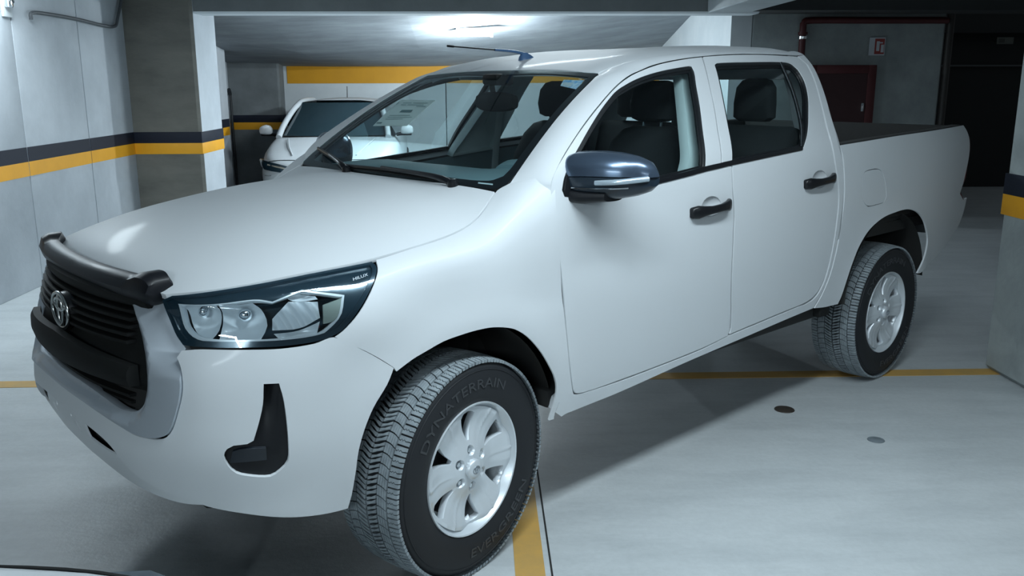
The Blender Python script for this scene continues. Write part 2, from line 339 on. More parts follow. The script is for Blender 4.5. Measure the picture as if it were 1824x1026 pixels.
# grille face: u=y, v=z
GR = nspline([.66,.70,.74,.78,.82,.86,.90,.94,1.0,1.06,1.1], [-.985,-.978,-.978,-.990,-1.018,-1.020,-1.0,-.990,-.975,-.945,-.92])
def GF(u, v):
    u = np.asarray(u, float); v = np.asarray(v, float)
    return np.stack([GR(v)+.075*(np.abs(u)/.5)**2.3, u, v], -1)
PATCH = dict(F=F, D=D, H=Hd, W=WSF, R=RF, G=GF)
DG = {
 'front_door': [(1.520,1.773),(1.411,1.764),(1.284,1.750),(1.179,1.735),(1.075,1.714),(0.969,1.686),(0.866,1.645),(0.749,1.585),(0.638,1.523),(0.538,1.462),(0.458,1.408),(0.410,1.371),(0.382,1.337),(0.369,1.294),(0.370,1.237),(0.381,1.158),(0.398,1.057),(0.415,0.944),(0.435,0.795),(0.455,0.664),(0.479,0.566),(0.495,0.543),(0.527,0.534),(0.617,0.528),(0.746,0.530),(1.004,0.538),(1.288,0.552),(1.475,0.571),(1.484,0.604),(1.451,0.828),(1.443,1.002),(1.444,1.122),(1.434,1.230),(1.440,1.321),(1.364,1.326),(1.404,1.452),(1.445,1.554),(1.483,1.675)],
 'front_window': [(1.398,1.735),(1.294,1.725),(1.179,1.711),(1.094,1.697),(1.009,1.679),(0.940,1.660),(0.866,1.635),(0.804,1.604),(0.738,1.566),(0.654,1.512),(0.563,1.449),(0.487,1.393),(0.440,1.343),(0.422,1.302),(0.432,1.278),(0.586,1.265),(0.772,1.278),(0.928,1.291),(1.117,1.306),(1.257,1.319),(1.264,1.337),(1.308,1.455),(1.358,1.567),(1.392,1.659),(1.417,1.714),(1.416,1.733)],
 'rear_door': [(1.534,1.775),(1.745,1.786),(2.027,1.792),(2.321,1.789),(2.370,1.751),(2.366,1.669),(2.331,1.543),(2.293,1.417),(2.299,1.297),(2.326,1.187),(2.337,1.090),(2.329,0.979),(2.311,0.840),(2.284,0.729),(2.241,0.663),(2.181,0.627),(2.100,0.612),(1.948,0.604),(1.711,0.590),(1.491,0.576),(1.498,0.601),(1.464,0.826),(1.456,1.000),(1.457,1.121),(1.446,1.229),(1.449,1.325),(1.377,1.330),(1.416,1.451),(1.457,1.554),(1.495,1.675)],
 'rear_window': [(1.585,1.740),(1.615,1.750),(1.870,1.758),(2.143,1.762),(2.232,1.755),(2.269,1.726),(2.280,1.670),(2.257,1.603),(2.204,1.530),(2.134,1.449),(2.055,1.381),(2.029,1.366),(1.713,1.348),(1.442,1.333),(1.451,1.348),(1.495,1.478),(1.548,1.632)],
 'c_pillar': [(2.341,1.792),(2.386,1.752),(2.382,1.669),(2.347,1.543),(2.309,1.416),(2.315,1.296),(2.342,1.186),(2.354,1.088),(2.346,0.977),(2.328,0.838),(2.301,0.726),(2.260,0.654),(2.200,0.615),(2.114,0.601),(2.210,0.569),(2.267,0.630),(2.319,0.721),(2.352,0.835),(2.375,0.974),(2.391,1.113),(2.387,1.213),(2.378,1.309),(2.359,1.364),(2.387,1.486),(2.415,1.599),(2.426,1.689),(2.425,1.752),(2.402,1.799)],
 'sill': [(0.499,0.535),(0.536,0.527),(0.748,0.522),(1.006,0.530),(1.290,0.544),(1.485,0.567),(1.714,0.581),(1.951,0.595),(2.114,0.601),(2.210,0.569),(1.963,0.556),(1.635,0.536),(1.200,0.509),(0.758,0.474),(0.595,0.468),(0.459,0.471),(0.432,0.464),(0.401,0.488),(0.415,0.530),(0.447,0.543)],
 'bed': [(2.376,1.363),(2.696,1.373),(3.026,1.383),(3.480,1.392),(3.992,1.406),(4.028,1.365),(4.050,1.313),(4.042,1.245),(3.997,1.145),(3.953,1.062),(3.911,0.997),(3.988,0.948),(4.047,0.960),(4.024,0.881),(3.968,0.799),(3.856,0.724),(3.686,0.641),(3.502,0.599),(3.432,0.572),(3.394,0.574),(3.434,0.644),(3.469,0.723),(3.466,0.773),(3.417,0.845),(3.360,0.900),(3.267,0.949),(3.159,0.976),(3.054,0.983),(2.964,0.979),(2.856,0.969),(2.761,0.945),(2.668,0.902),(2.593,0.834),(2.542,0.751),(2.506,0.667),(2.476,0.581),(2.457,0.548),(2.337,0.553),(2.227,0.566),(2.284,0.627),(2.337,0.718),(2.369,0.833),(2.392,0.973),(2.408,1.111),(2.404,1.212),(2.395,1.308)],
}
# ------------------------------------------------------------------ the garage
CW1 = mat('wall_concrete', (.60, .64, .68), .85, noise=(1.1, .22, (.40, .435, .47)), bump=(14, .25))
CW2 = mat('raw_brown_concrete', (.21, .205, .18), .9, noise=(1.6, .2, (.13, .13, .115), (1, 1, 2.6)), bump=(16, .35))
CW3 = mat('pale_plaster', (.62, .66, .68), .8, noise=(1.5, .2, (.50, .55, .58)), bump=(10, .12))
CW4 = mat('dark_grey_concrete', (.37, .41, .41), .9, noise=(2.2, .22, (.22, .25, .255)), bump=(18, .35))
CCL = mat('ceiling_concrete', (.30, .33, .35), .85, noise=(1.3, .2, (.19, .21, .23), (1, 2.4, 1)), bump=(9, .35))
SBK = mat('navy_stripe_paint', (.012, .016, .030), .6, spec=.3)
SYE = mat('yellow_stripe_paint', (.95, .44, .012), .55, noise=(5, .3, (.82, .37, .010)))
BYE = mat('yellow_beam_paint', (.66, .31, .006), .6, noise=(3, .3, (.56, .26, .006)))
def floor_mat():
    m = bpy.data.materials.new('floor_concrete'); m.use_nodes = True; nt = m.node_tree; b = nt.nodes['Principled BSDF']; b.inputs['Roughness'].default_value = .42; b.inputs['Specular IOR Level'].default_value = .35
    tc = nt.nodes.new('ShaderNodeTexCoord')
    def noi(sc, st, det=8, rot=0):
        mp = nt.nodes.new('ShaderNodeMapping'); mp.inputs['Scale'].default_value = st; mp.inputs['Rotation'].default_value = (0, 0, rot); n = nt.nodes.new('ShaderNodeTexNoise'); n.inputs['Scale'].default_value = sc; n.inputs['Detail'].default_value = det; n.inputs['Roughness'].default_value = .65
        nt.links.new(tc.outputs['Object'], mp.inputs[0]); nt.links.new(mp.outputs[0], n.inputs[0]); return n
    a = noi(1.4, (1, 1, 1)); s = noi(1.6, (1, 4.5, 1), 6, .55); f = noi(38, (1, 1, 1), 4)
    r1 = nt.nodes.new('ShaderNodeValToRGB'); r1.color_ramp.elements[0].position = .30; r1.color_ramp.elements[1].position = .66
    r1.color_ramp.elements[0].color = (.45, .485, .50, 1); r1.color_ramp.elements[1].color = (.53, .565, .58, 1)
    r2 = nt.nodes.new('ShaderNodeValToRGB'); r2.color_ramp.elements[0].position = .34; r2.color_ramp.elements[1].position = .56; r2.color_ramp.elements[0].color = (.88, .885, .89, 1); r2.color_ramp.elements[1].color = (1, 1, 1, 1)
    r3 = nt.nodes.new('ShaderNodeValToRGB'); r3.color_ramp.elements[0].position = .30; r3.color_ramp.elements[1].position = .62; r3.color_ramp.elements[0].color = (.93, .93, .93, 1); r3.color_ramp.elements[1].color = (1, 1, 1, 1)
    nt.links.new(a.outputs[0], r1.inputs[0]); nt.links.new(s.outputs[0], r2.inputs[0]); nt.links.new(f.outputs[0], r3.inputs[0])
    m1 = nt.nodes.new('ShaderNodeMixRGB'); m1.blend_type = 'MULTIPLY'; m1.inputs[0].default_value = 1; nt.links.new(r1.outputs[0], m1.inputs[1]); nt.links.new(r2.outputs[0], m1.inputs[2])
    m2 = nt.nodes.new('ShaderNodeMixRGB'); m2.blend_type = 'MULTIPLY'; m2.inputs[0].default_value = 1; nt.links.new(m1.outputs[0], m2.inputs[1]); nt.links.new(r3.outputs[0], m2.inputs[2]); nt.links.new(m2.outputs[0], b.inputs['Base Color'])
    bp = nt.nodes.new('ShaderNodeBump'); bp.inputs['Strength'].default_value = .12; bp.inputs['Distance'].default_value = .01; nt.links.new(f.outputs[0], bp.inputs['Height']); nt.links.new(bp.outputs[0], b.inputs['Normal'])
    return m
FL = floor_mat()
def struct(o, label, cat='structure'): return tag(o, label, cat, kind='structure')
floor = struct(box('floor', (-3.9, -4, -.12), (11, 17, 0), FL), 'grey polished concrete garage floor with faint streaks and stains', 'floor')
def line_mat():
    m = mat('worn_yellow_line', (.58, .33, .075), .6, noise=(9, .3, (.40, .27, .10))); return m
LM = line_mat()
def flat(name, x0, x1, y0, y1, z0, z1, m, par, bev=0): return box(name, (x0, y0, z0), (x1, y1, z1), m, par, bev=bev)
flat('painted_line', -3.85, 3.06, 4.84, 4.95, 0, .002, LM, floor)
flat('painted_line', .10, .205, .6, 4.84, 0, .002, LM, floor)
flat('floor_joint', .225, .232, -1.5, 4.84, 0, .0012, DARK, floor)
def disc(name, x, y, r, h, m, label, cat, ring=False):
    R = lathe([(0.001, h), (r*.78, h), (r*.82, h*.6), (r*.86, h), (r*.96, h), (r, .0005)], 32, 'z', (x, y, 0)); o = loft(name, R, m, flip=False); return tag(o, label, cat)
def g2(px): return px
disc('floor_drain', 1.563, 4.327, .052, .004, mat('drain_brown', (.035, .028, .022), .6), 'small round dark drain cap in the floor near the rear wheel', 'drain')
disc('floor_plug', 1.865, 3.91, .040, .003, mat('plug_grey', (.15, .18, .20), .6), 'small round grey plug set in the bright floor', 'floor plug')
for k, (x, y, r) in enumerate([(1.22, 4.18, .0)]): pass
# left wall: cast panels 1.2 m wide with open joints
wl = empty('wall_left', (-3.74, 5, 0)); struct(wl, 'left concrete wall with navy and yellow stripe', 'wall')
for k in range(-4, 6):
    y0 = 8.7-1.2*k-0; y1 = y0+1.2
    if y1 > 9.95: y1 = 9.95
    o = box('wall_panel', (-.12, y0-5+.006, 0), (0, y1-5-.006, 2.9), CW1, wl, bev=.006)
    a = box('navy_stripe', (0, y0-5+.006, 1.042), (.0025, y1-5-.006, 1.16), SBK, wl)
    b = box('yellow_stripe', (0, y0-5+.006, .925), (.0025, y1-5-.006, 1.042), SYE, wl)
box('joint_backing', (-.16, -6, 0), (-.03, 4.95, 2.9), DARK, wl)
# pillar at the left, and small bits on the wall
def stripes(par, x0, x1, y0, y1, z=(1.16, 1.042, .925), e=.0025):
    box('navy_stripe', (x0-e, y0-e, z[1]), (x1+e, y1+e, z[0]), SBK, par, bev=.001); box('yellow_stripe', (x0-e, y0-e, z[2]), (x1+e, y1+e, z[1]), SYE, par, bev=.001)
def pillar(name, x0, x1, y0, y1, h, faces, label, bev=.03):
    o = box(name, (x0, y0, 0), (x1, y1, h), faces[0], bev=bev, seg=1); me = o.data
    for f in faces[1:]: me.materials.append(f)
    if len(faces) > 1:
        for p in me.polygons:
            if p.normal.x > .9: p.material_index = 1
    stripes(o, x0, x1, y0, y1); return struct(o, label, 'pillar')
pillar('concrete_pillar', -3.80, -3.02, 9.80, 10.62, 2.95, [CW2, CW1], 'square pillar at left with raw brown concrete face and bright side')
pillar('concrete_pillar', 2.98, 3.75, 4.25, 4.98, 2.95, [CW4], 'grey pillar cut off by the right edge of the photo')
pb = pillar('concrete_pillar', -4.3, -3.30, 15.0, 15.7, 2.1, [mat('far_pillar_concrete', (.20, .22, .23), .9, noise=(2.2, .22, (.12, .135, .14)))], 'far grey pillar behind the left side of the parked sedan')
def hang(name, pts, r, m, label, cat, **k): return tag(tube(name, pts, r, m, **k), label, cat)
hang('conduit', [(-3.715, 7.78, 2.185), (-3.71, 7.80, 2.24), (-3.71, 8.1, 2.25), (-3.71, 8.65, 2.245), (-3.71, 9.2, 2.225), (-3.71, 9.50, 2.235), (-3.71, 9.60, 2.33), (-3.71, 9.76, 2.56), (-3.71, 9.78, 2.78)], .016, mat('conduit_grey', (.09, .10, .11), .5), 'thin dark conduit drooping across the top of the left wall', 'conduit')
cb = empty('wall_bracket', (-3.74, 7.43, 2.27)); tag(cb, 'small pale metal bracket with a bolt high on left wall', 'bracket')
box('plate', (0, -.07, -.09), (.02, .07, .16), CW3, cb, bev=.006); box('clamp', (.02, -.05, -.02), (.07, .01, .10), CHR, cb, bev=.012); loft('bolt', lathe([(.018, .0), (.018, .02), (.0, .022)], 12, 'z', (.045, .03, .02)), CHR, cb)
# left side wall beyond the pillar, back wall and right side wall of the far bay
wb = empty('wall_back', (0, 15.35, 0)); struct(wb, 'far back wall of pale plaster with broad yellow band', 'wall')
for (x0, x1) in ((-4.2, -.61), (-.595, 1.8), (1.815, 3.1)): box('wall_panel', (x0, 0, 0), (x1, .2, 2.9), CW3, wb, bev=.004)
box('yellow_band', (-3.24, -.012, 1.665), (3.0, .0, 1.945), BYE, wb)
box('joint_backing', (-4.3, .12, 0), (3.2, .3, 2.9), DARK, wb)
wlf = struct(box('wall_left_far', (-4.3, 10.3, 0), (-4.13, 15.4, 2.9), CW1), 'narrow strip of grey side wall beyond the brown pillar', 'wall'); wlf.name = 'wall_left.001'
wr = struct(box('wall_right', (3.0, 11.0, 0), (3.25, 15.4, 2.95), CW3), 'bright plastered side wall of the far bay seen over the cab roof', 'wall')
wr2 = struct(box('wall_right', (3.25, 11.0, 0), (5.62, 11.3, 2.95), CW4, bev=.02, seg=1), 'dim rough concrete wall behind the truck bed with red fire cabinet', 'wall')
hr = empty('handrail', (-4.085, 14.2, 0)); tag(hr, 'dark metal handrail on the narrow wall beyond the brown pillar', 'handrail')
HM = mat('rail_dark', (.02, .024, .028), .5)
tube('rail', [(0, -.9, .98), (0, .0, 1.30), (0, .60, 1.545), (0, .68, 1.555), (0, .72, 1.49)], .028, HM, hr); tube('post', [(0, .72, 1.51), (0, .75, 0)], .022, HM, hr, smooth=1)
# ceilings and beams
cl = struct(box('ceiling', (-3.9, -4, 2.88), (11, 10.2, 3.0), mat('dark_ceiling', (.42, .44, .46), .9, noise=(1.5, .2, (.30, .325, .34)))), 'dim concrete ceiling slab over the parking bays', 'ceiling')
Gx = [-4.2, -2.6, -.9, 1.1, 3.02]; Gy = [10.15, 11.1, 11.9, 13.4, 15.36]
Z = [[2.41, 2.45, 2.56, 2.75, 2.90], [2.40, 2.42, 2.48, 2.68, 2.88], [2.34, 2.34, 2.38, 2.55, 2.80], [2.17, 2.10, 2.16, 2.32, 2.56], [1.965, 1.935, 1.935, 1.98, 2.22]]
V = [(Gx[i], Gy[j], Z[j][i]) for j in range(5) for i in range(5)]; V += [(x, y, z+.15) for x, y, z in V]; Fc = []
for j in range(4):
    for i in range(4): a = j*5+i; Fc += [(a, a+5, a+6, a+1), (a+25, a+26, a+31, a+30)]
cs = mesh('ceiling', V, Fc, CCL); struct(cs, 'sloping rough concrete soffit lit by a lamp beyond the beam', 'ceiling')
BM = mat('beam_concrete', (.22, .235, .24), .85, noise=(2, .2, (.16, .175, .18)), bump=(12, .25))
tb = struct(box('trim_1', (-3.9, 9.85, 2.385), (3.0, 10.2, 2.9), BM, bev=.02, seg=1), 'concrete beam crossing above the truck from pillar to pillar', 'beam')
tb.data.materials.append(CW3)  # paler underside: light bounced from the floor put into its colour
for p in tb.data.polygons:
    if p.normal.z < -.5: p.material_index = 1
struct(box('trim_2', (2.42, 3.0, 2.39), (2.86, 9.84, 2.9), mat('beam_pale', (.40, .44, .46), .8, noise=(2, .2, (.30, .33, .35))), bev=.01, seg=1), 'pale beam running forward at upper right', 'beam')
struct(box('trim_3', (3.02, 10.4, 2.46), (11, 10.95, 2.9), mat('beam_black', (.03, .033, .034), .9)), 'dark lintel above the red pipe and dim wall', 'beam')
# far right: dark recess
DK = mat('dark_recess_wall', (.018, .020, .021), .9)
wd = empty('wall_far', (7, 14.2, 0)); struct(wd, 'nearly black far wall with pale horizontal rail at upper right', 'wall')
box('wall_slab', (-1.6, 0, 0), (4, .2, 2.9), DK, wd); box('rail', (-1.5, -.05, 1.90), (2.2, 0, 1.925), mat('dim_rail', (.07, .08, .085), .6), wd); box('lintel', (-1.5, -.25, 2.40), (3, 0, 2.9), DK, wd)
lp = [(-.75, -.3, 2.36), (.1, -.3, 2.36), (-.1, -.3, 2.42), (-.75, -.3, 2.43)]
box('edge_strip', (-.75, -.27, 2.385), (-.28, -.255, 2.415), CW3, wd)
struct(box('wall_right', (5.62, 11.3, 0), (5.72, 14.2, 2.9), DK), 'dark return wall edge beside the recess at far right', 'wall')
jb = tube('pipe', [(5.66, 10.97, 0), (5.66, 10.97, 2.46)], .045, mat('dark_pipe', (.025, .022, .02), .5), None, smooth=1); tag(jb, 'dark vertical pipe at the right end of the dim wall', 'pipe')
ns = empty('notice', (8.05, 13.9, 2.28)); tag(ns, 'small dim notice plate hanging in the dark recess at far right', 'sign')
box("hanger", (-.005, .1, 0), (.005, .31, .01), DK, ns); box("plate", (-.13, 0, -.05), (.13, .01, .05), mat('notice_dim', (.07, .08, .07), .6), ns); box('print', (-.10, -.002, -.03), (-.01, 0, .03), mat('notice_dark', (.03, .035, .03), .6), ns)
tag(box('indicator_lamp', (7.92, 13.0, 2.585), (7.95, 13.02, 2.61), mat('white_led', (1, 1, 1), emit=((.9, .95, 1), 3))), 'tiny white indicator light high in the dark recess', 'lamp')
# fire fighting gear on the dim wall
RED = mat('fire_red', (.065, .010, .012), .5); RED2 = mat('fire_red_dark', (.035, .010, .012), .5)
tag(tube('fire_pipe', [(3.85, 10.93, 0), (3.85, 10.93, 1.2), (3.85, 10.93, 2.24), (3.855, 10.93, 2.35), (3.95, 10.93, 2.385), (4.6, 10.93, 2.385), (5.6, 10.93, 2.385)], .040, RED, smooth=3, n=12), 'dark red fire main turning from vertical to horizontal on dim wall', 'pipe')
fp = bpy.data.objects['fire_pipe']
for z in (2.17, 2.22): loft('collar', lathe([(.040, 0), (.056, .0), (.056, .03), (.040, .03)], 16, 'z', (3.85, 10.93, z)), CHR if z < 2.2 else RED, fp)
fc = empty('fire_cabinet', (4.34, 10.99, 0)); tag(fc, 'red fire hose cabinet with dark glazed door on dim wall', 'cabinet')
x0, x1, z0, z1 = -.44, .39, .85, 1.865
for nm, q in (('frame_side', (x0, -.20, z0, x0+.10, 0, z1)), ('frame_side', (x1-.10, -.20, z0, x1, 0, z1)), ('frame_top', (x0+.1, -.20, z1-.10, x1-.1, 0, z1)), ('frame_bottom', (x0+.1, -.20, z0, x1-.1, 0, z0+.1))): box(nm, q[:3], q[3:], RED, fc, bev=.008)
box('door_pane', (x0+.1, -.185, z0+.1), (x1-.1, -.17, z1-.1), RED2, fc); box('latch', (x1-.16, -.21, 1.32), (x1-.13, -.185, 1.42), CHR, fc, bev=.004)
fs = empty('fire_sign', (4.79, 10.985, 2.085)); tag(fs, 'white and red fire equipment sign above the red cabinet', 'sign')
SW = mat('sign_white', (.55, .58, .62), .5); SR = mat('sign_red', (.30, .045, .04), .5)
box('plate', (-.10, -.012, -.105), (.092, 0, .105), SW, fs); box('red_field', (-.035, -.015, -.09), (.082, -.012, .09), SR, fs)
box('pictogram', (-.015, -.018, -.055), (.022, -.015, .06), SW, fs); box('pictogram', (.022, -.018, .035), (.06, -.015, .05), SW, fs); box('pictogram', (.04, -.018, -.07), (.075, -.015, .02), SW, fs)
# bare lamp under the sloping soffit, seen beyond the beam
fl = empty('ceiling_lamp', (-.08, 12.25, 2.29)); tag(fl, 'glaring bare tube lamp under the sloping soffit beyond the beam', 'lamp')
tube('lamp_tube', [(-.22, 0, 0), (.22, 0, 0)], .022, mat('lamp_glow', (.9, .95, 1), emit=((.85, .94, 1), 9)), fl, smooth=1); box('base', (-.25, -.03, .03), (.25, .03, .085), WHITE2, fl, bev=.008)
for x in (-.22, .22): box('socket', (x-.02, -.025, -.03), (x+.02, .025, .04), WHITE2, fl, bev=.005)
pl = bpy.data.lights.new('lamp_light', 'POINT'); pl.energy = 190; pl.color = (.80, .93, 1); pl.shadow_soft_size = .08; plo = bpy.data.objects.new('lamp_light', pl); COL.objects.link(plo); plo.location = (-.08, 12.1, 2.14)
# lamp fixtures for the strip lights, added fills included
for k, (lo_, ln) in enumerate(LIGHTS):
    f = empty('ceiling_lamp', (lo_.location.x, lo_.location.y, lo_.location.z+.012), lo_.rotation_euler.z); tag(f, ['twin tube lamp above the front doors of the pickup', 'twin tube lamp above the rear of the pickup', 'long tube lamp behind the camera above the white car', 'added unseen fill tube lamp far right behind the camera', 'tube lamp over the left bay beside the striped wall', 'added unseen fill lamp over the far side of the pickup', 'added fill tube lamp hidden behind the crossing beam'][k], 'lamp')
    box('housing', (-ln/2-.05, -.10, 0), (ln/2+.05, .10, .05), WHITE2, f, bev=.01)
    zt = 2.52 if k == 6 else 2.88
    for x in (-ln*.35, ln*.35): box('hanger', (x-.006, -.006, .05), (x+.006, .006, zt-lo_.location.z), CHR, f)
# ------------------------------------------------------------------ the pickup (local frame: x back from the front axle, y to its right, z up)
tl = T2W(0, 0, 0)
TR = empty('pickup_truck', tl, PHI); tag(TR, 'large white four-door pickup truck with black grille parked in the foreground', 'pickup truck')
def near_far(fn):
    for mir in (False, True): fn(mir)
def band(name, S, poly, w, m, par, **k):
    """frame of width w along a polygon"""
    sc = k.get('sc', (1, 1)); P = smoothpoly(poly, .022, 42, sc); return panel(name, S, P, m, par, holes=[shrink(P, w)[::-1]], ready=True, grid=1, **k)
# hood
HP = [(-.985,.0),(-.80,-.003),(-.5,-.003),(0,-.003),(.5,-.003),(.80,-.003),(.985,0),(.992,.15),(.992,.35),(.992,.55),(.992,.72),(.992,.86),(.99,.985),(.70,.995),(.3,.997),(0,.998),(-.3,.997),(-.7,.995),(-.99,.985),(-.992,.86),(-.992,.72),(-.992,.55),(-.992,.35),(-.992,.15)]
panel('hood', Hd, HP, WHITE, TR, sc=(.75, 1.15), grid=.035, cen=(0, 0, .8))
# bumper, fascia
SUR_OUT = [(.539,1.140),(.554,1.061),(.590,.976),(.629,.938),(.622,.916),(.640,.889),(.654,.851),(.656,.815),(.648,.763),(.636,.720),(.619,.697),(.591,.686),(.547,.683),(.505,.686),(.450,.697),(.358,.711),(.240,.720),(.12,.723),(0,.724)]
SUR_IN = [(0,.760),(.12,.760),(.22,.757),(.309,.750),(.38,.740),(.42,.736),(.455,.737),(.490,.746),(.512,.768),(.520,.812),(.515,.855),(.497,.905),(.462,.956),(.43,.99),(.395,1.037)]
def mirror_half(P): return P+[(-a, b) for a, b in reversed(P) if a > 1e-6]
sur = SUR_OUT+[(-a, b) for a, b in reversed(SUR_OUT[:-1])]+[(-a, b) for a, b in [(.395,1.037)]]
sur = SUR_OUT+[(-a, b) for a, b in reversed(SUR_OUT[:-1])]+[(-.482,1.10),(-.395,1.045)]+[(-a, b) for a, b in reversed(SUR_IN[:-1])]+SUR_IN[1:-1]+[(.395,1.045),(.482,1.10)]
def soff(u, v):
    d = np.array([min(np.hypot(SI[:, 0]-a, SI[:, 1]-b).min(), 9) for a, b in zip(np.abs(u), v)])
    e = np.array([min(np.hypot(SO[:, 0]-a, SO[:, 1]-b).min(), 9) for a, b in zip(np.abs(u), v)])
    return .026*np.clip(d/.030, 0, 1)-.018-np.clip(d-.034, 0, .1)*.42*np.clip((v-.86)/.06, 0, 1)
SI = catmull(np.array(SUR_IN), 40); SO = catmull(np.array(SUR_OUT), 40)
panel('grille_surround', F, sur, SILV, TR, off=soff, grid=.012, lip=.03, cen=(0, 0, .85), seg=.012)
LB = [(.640,.932),(.703,.938),(.832,.936),(.929,.933),(1.033,.938),(1.0995,.9505)]
SEAM = [(0,.662),(.12,.660),(.24,.652),(.33,.640),(.39,.618),(.425,.580),(.46,.548),(.52,.520),(.60,.500),(.66,.486)]
BUMP = LB+[(1.199,.8952),(1.291,.8245),(1.266,.779),(1.218,.717),(1.185,.651),(1.165,.586),(1.155,.510),(1.143,.439),(1.130,.397),(1.071,.394),(1.007,.398),(.917,.414),(.802,.445),(.70,.472)]+SEAM[::-1]
inn = [(.628,.914),(.646,.890),(.659,.851),(.661,.815),(.652,.763),(.640,.717),(.621,.691),(.592,.679),(.547,.677),(.505,.679),(.450,.690),(.358,.704),(.240,.713),(.12,.716),(0,.717)]
bump_full = BUMP+[(-a, b) for a, b in BUMP[::-1] if a > 1e-6]
# outline as one ring: near half, then far half
near = LB+BUMP[len(LB):]                         # ... ends at (0,.662)
ring = near+[(-a, b) for a, b in near[::-1] if a > 1e-6]+[(-a, b) for a, b in inn if a > 1e-6]+[(0,.717)]+inn[-2::-1]
fogP = [(.889,.842),(.934,.839),(.948,.793),(.957,.725),(.960,.648),(.955,.600),(.932,.575),(.903,.560),(.856,.568),(.813,.585),(.795,.611),(.786,.640),(.796,.662),(.814,.671),(.850,.672),(.867,.680),(.880,.728),(.890,.784)]
fogM = [(-a, b) for a, b in fogP]
panel('front_bumper', F, ring, WHITE, TR, holes=[fogP, fogM], grid=.03, lip=.014, cen=(0, 0, .7))
val = SEAM+[(.70,.468),(.60,.462),(.48,.464),(.35,.466),(.2,.466),(0,.466)]
valr = val+[(-a, b) for a, b in val[::-1] if a > 1e-6]
slot = [(.195,.640),(.265,.644),(.345,.638),(.400,.582),(.35,.580),(.29,.583),(.205,.590)]
tow = [(.108,.625),(.128,.622),(.130,.585),(.112,.580)]
hole = lambda x, z, r: [(x+r*math.cos(t), z+r*math.sin(t)) for t in np.linspace(0, 2*math.pi, 9)[:-1]]
hs = [slot, [(-a, b) for a, b in slot], tow, [(-a, b) for a, b in tow], hole(.075, .632, .008), hole(-.075, .632, .008)]
panel('lower_valance', F, valr, WHITE2, TR, holes=hs, off=-.012, grid=.03, lip=.006, cen=(0, 0, .7), seg=.012)
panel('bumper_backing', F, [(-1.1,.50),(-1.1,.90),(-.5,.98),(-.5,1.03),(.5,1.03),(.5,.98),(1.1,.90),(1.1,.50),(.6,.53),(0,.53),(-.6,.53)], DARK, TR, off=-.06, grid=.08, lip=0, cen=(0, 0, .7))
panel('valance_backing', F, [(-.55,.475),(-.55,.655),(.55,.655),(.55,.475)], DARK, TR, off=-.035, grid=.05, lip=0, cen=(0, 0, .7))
# bumper underside return so that the edge reads thick
def fogtrim(mir):
    o = panel('fog_trim', F, fogP, BLKG, TR, off=lambda u, v: -.012-.03*np.clip((v-.58)/.2, 0, 1)*np.clip((.945-u)/.05, 0, 1), grid=.02, lip=.02, mir=mir, cen=(0, 0, .7))
    panel('trim_ledge', F, [(.80,.615),(.90,.612),(.90,.650),(.83,.655),(.81,.65)], mat('fog_blue', (.008, .012, .018), .3, coat=.2), o, off=-.008, grid=.03, lip=.02, mir=mir, cen=(0, 0, .7))
near_far(fogtrim)
# grille: black bowed face with ribs, bar and badge
gout = [(-.50,1.085),(-.54,.90),(-.54,.76),(-.47,.68),(0,.665),(.47,.68),(.54,.76),(.54,.90),(.50,1.085),(0,1.09)]
gr = panel('grille', GF, gout, BLK, TR, off=-.022, grid=.025, lip=.02, cen=(0, 0, .85))
for k, z in enumerate((.70, .722, .744, .766, .935, .957, .979, 1.001, 1.023, 1.045)):
    hw = .425 if z > .8 else .40
    ys = np.linspace(-hw, hw, 25); P = GF(ys, np.full(25, z)); P[:, 0] -= .0
    S = [np.array([[p[0]-.006, p[1], z-.004], [p[0]-.006, p[1], z+.004], [p[0]+.03, p[1], z+.006], [p[0]+.03, p[1], z-.006]]) for p in P]
    loft('grille_rib', S, BLK, gr, capa=True, capb=True, smooth=False, flip=True)
def barsec(p, z, dz, out): return np.array([[p[0]+.02, p[1], z-dz], [p[0]-out*.6, p[1], z-dz*.9], [p[0]-out, p[1], z-dz*.3], [p[0]-out*.9, p[1], z+dz*.5], [p[0]-out*.3, p[1], z+dz], [p[0]+.02, p[1], z+dz]])
ys = np.linspace(-.475, .475, 29)
loft('grille_bar', [barsec(GF(np.array([y]), np.array([.845]))[0], .845+.012*(1-(y/.5)**2), .047*(1-.35*abs(y/.5)), .016) for y in ys], BLK, gr, capa=True, capb=True, flip=True)
loft('grille_bar', [barsec(GF(np.array([y]), np.array([1.055]))[0], 1.055, .020, .018) for y in ys], BLK, gr, capa=True, capb=True, flip=True)
# oval badge of three rings
eb = empty('emblem', (0, 0, 0), parent=TR); ex = -.998; ez = .962
def ell(a, b, cz=0, n=40): t = np.linspace(0, 2*np.pi, n, endpoint=False); return [(ex-.0, a*math.cos(q), ez+cz+b*math.sin(q)) for q in t]
CHD = mat('badge_chrome', (.50, .53, .52), .22, 1)
loft('badge_backing', [np.array([(ex+.03, y*1.0, ez+(z-ez)*1.0) for _, y, z in ell(.084, .060)]), np.array([(ex+.006, y, z) for _, y, z in ell(.078, .056)])], BLKG, eb, capa=True, capb=True, flip=True)
tube('badge_ring', ell(.079, .056), .0065, CHD, eb, smooth=1, closed=True); tube('badge_ring', ell(.023, .050), .0055, CHD, eb, smooth=1, closed=True); tube('badge_ring', ell(.050, .019, .020), .0055, CHD, eb, smooth=1, closed=True)
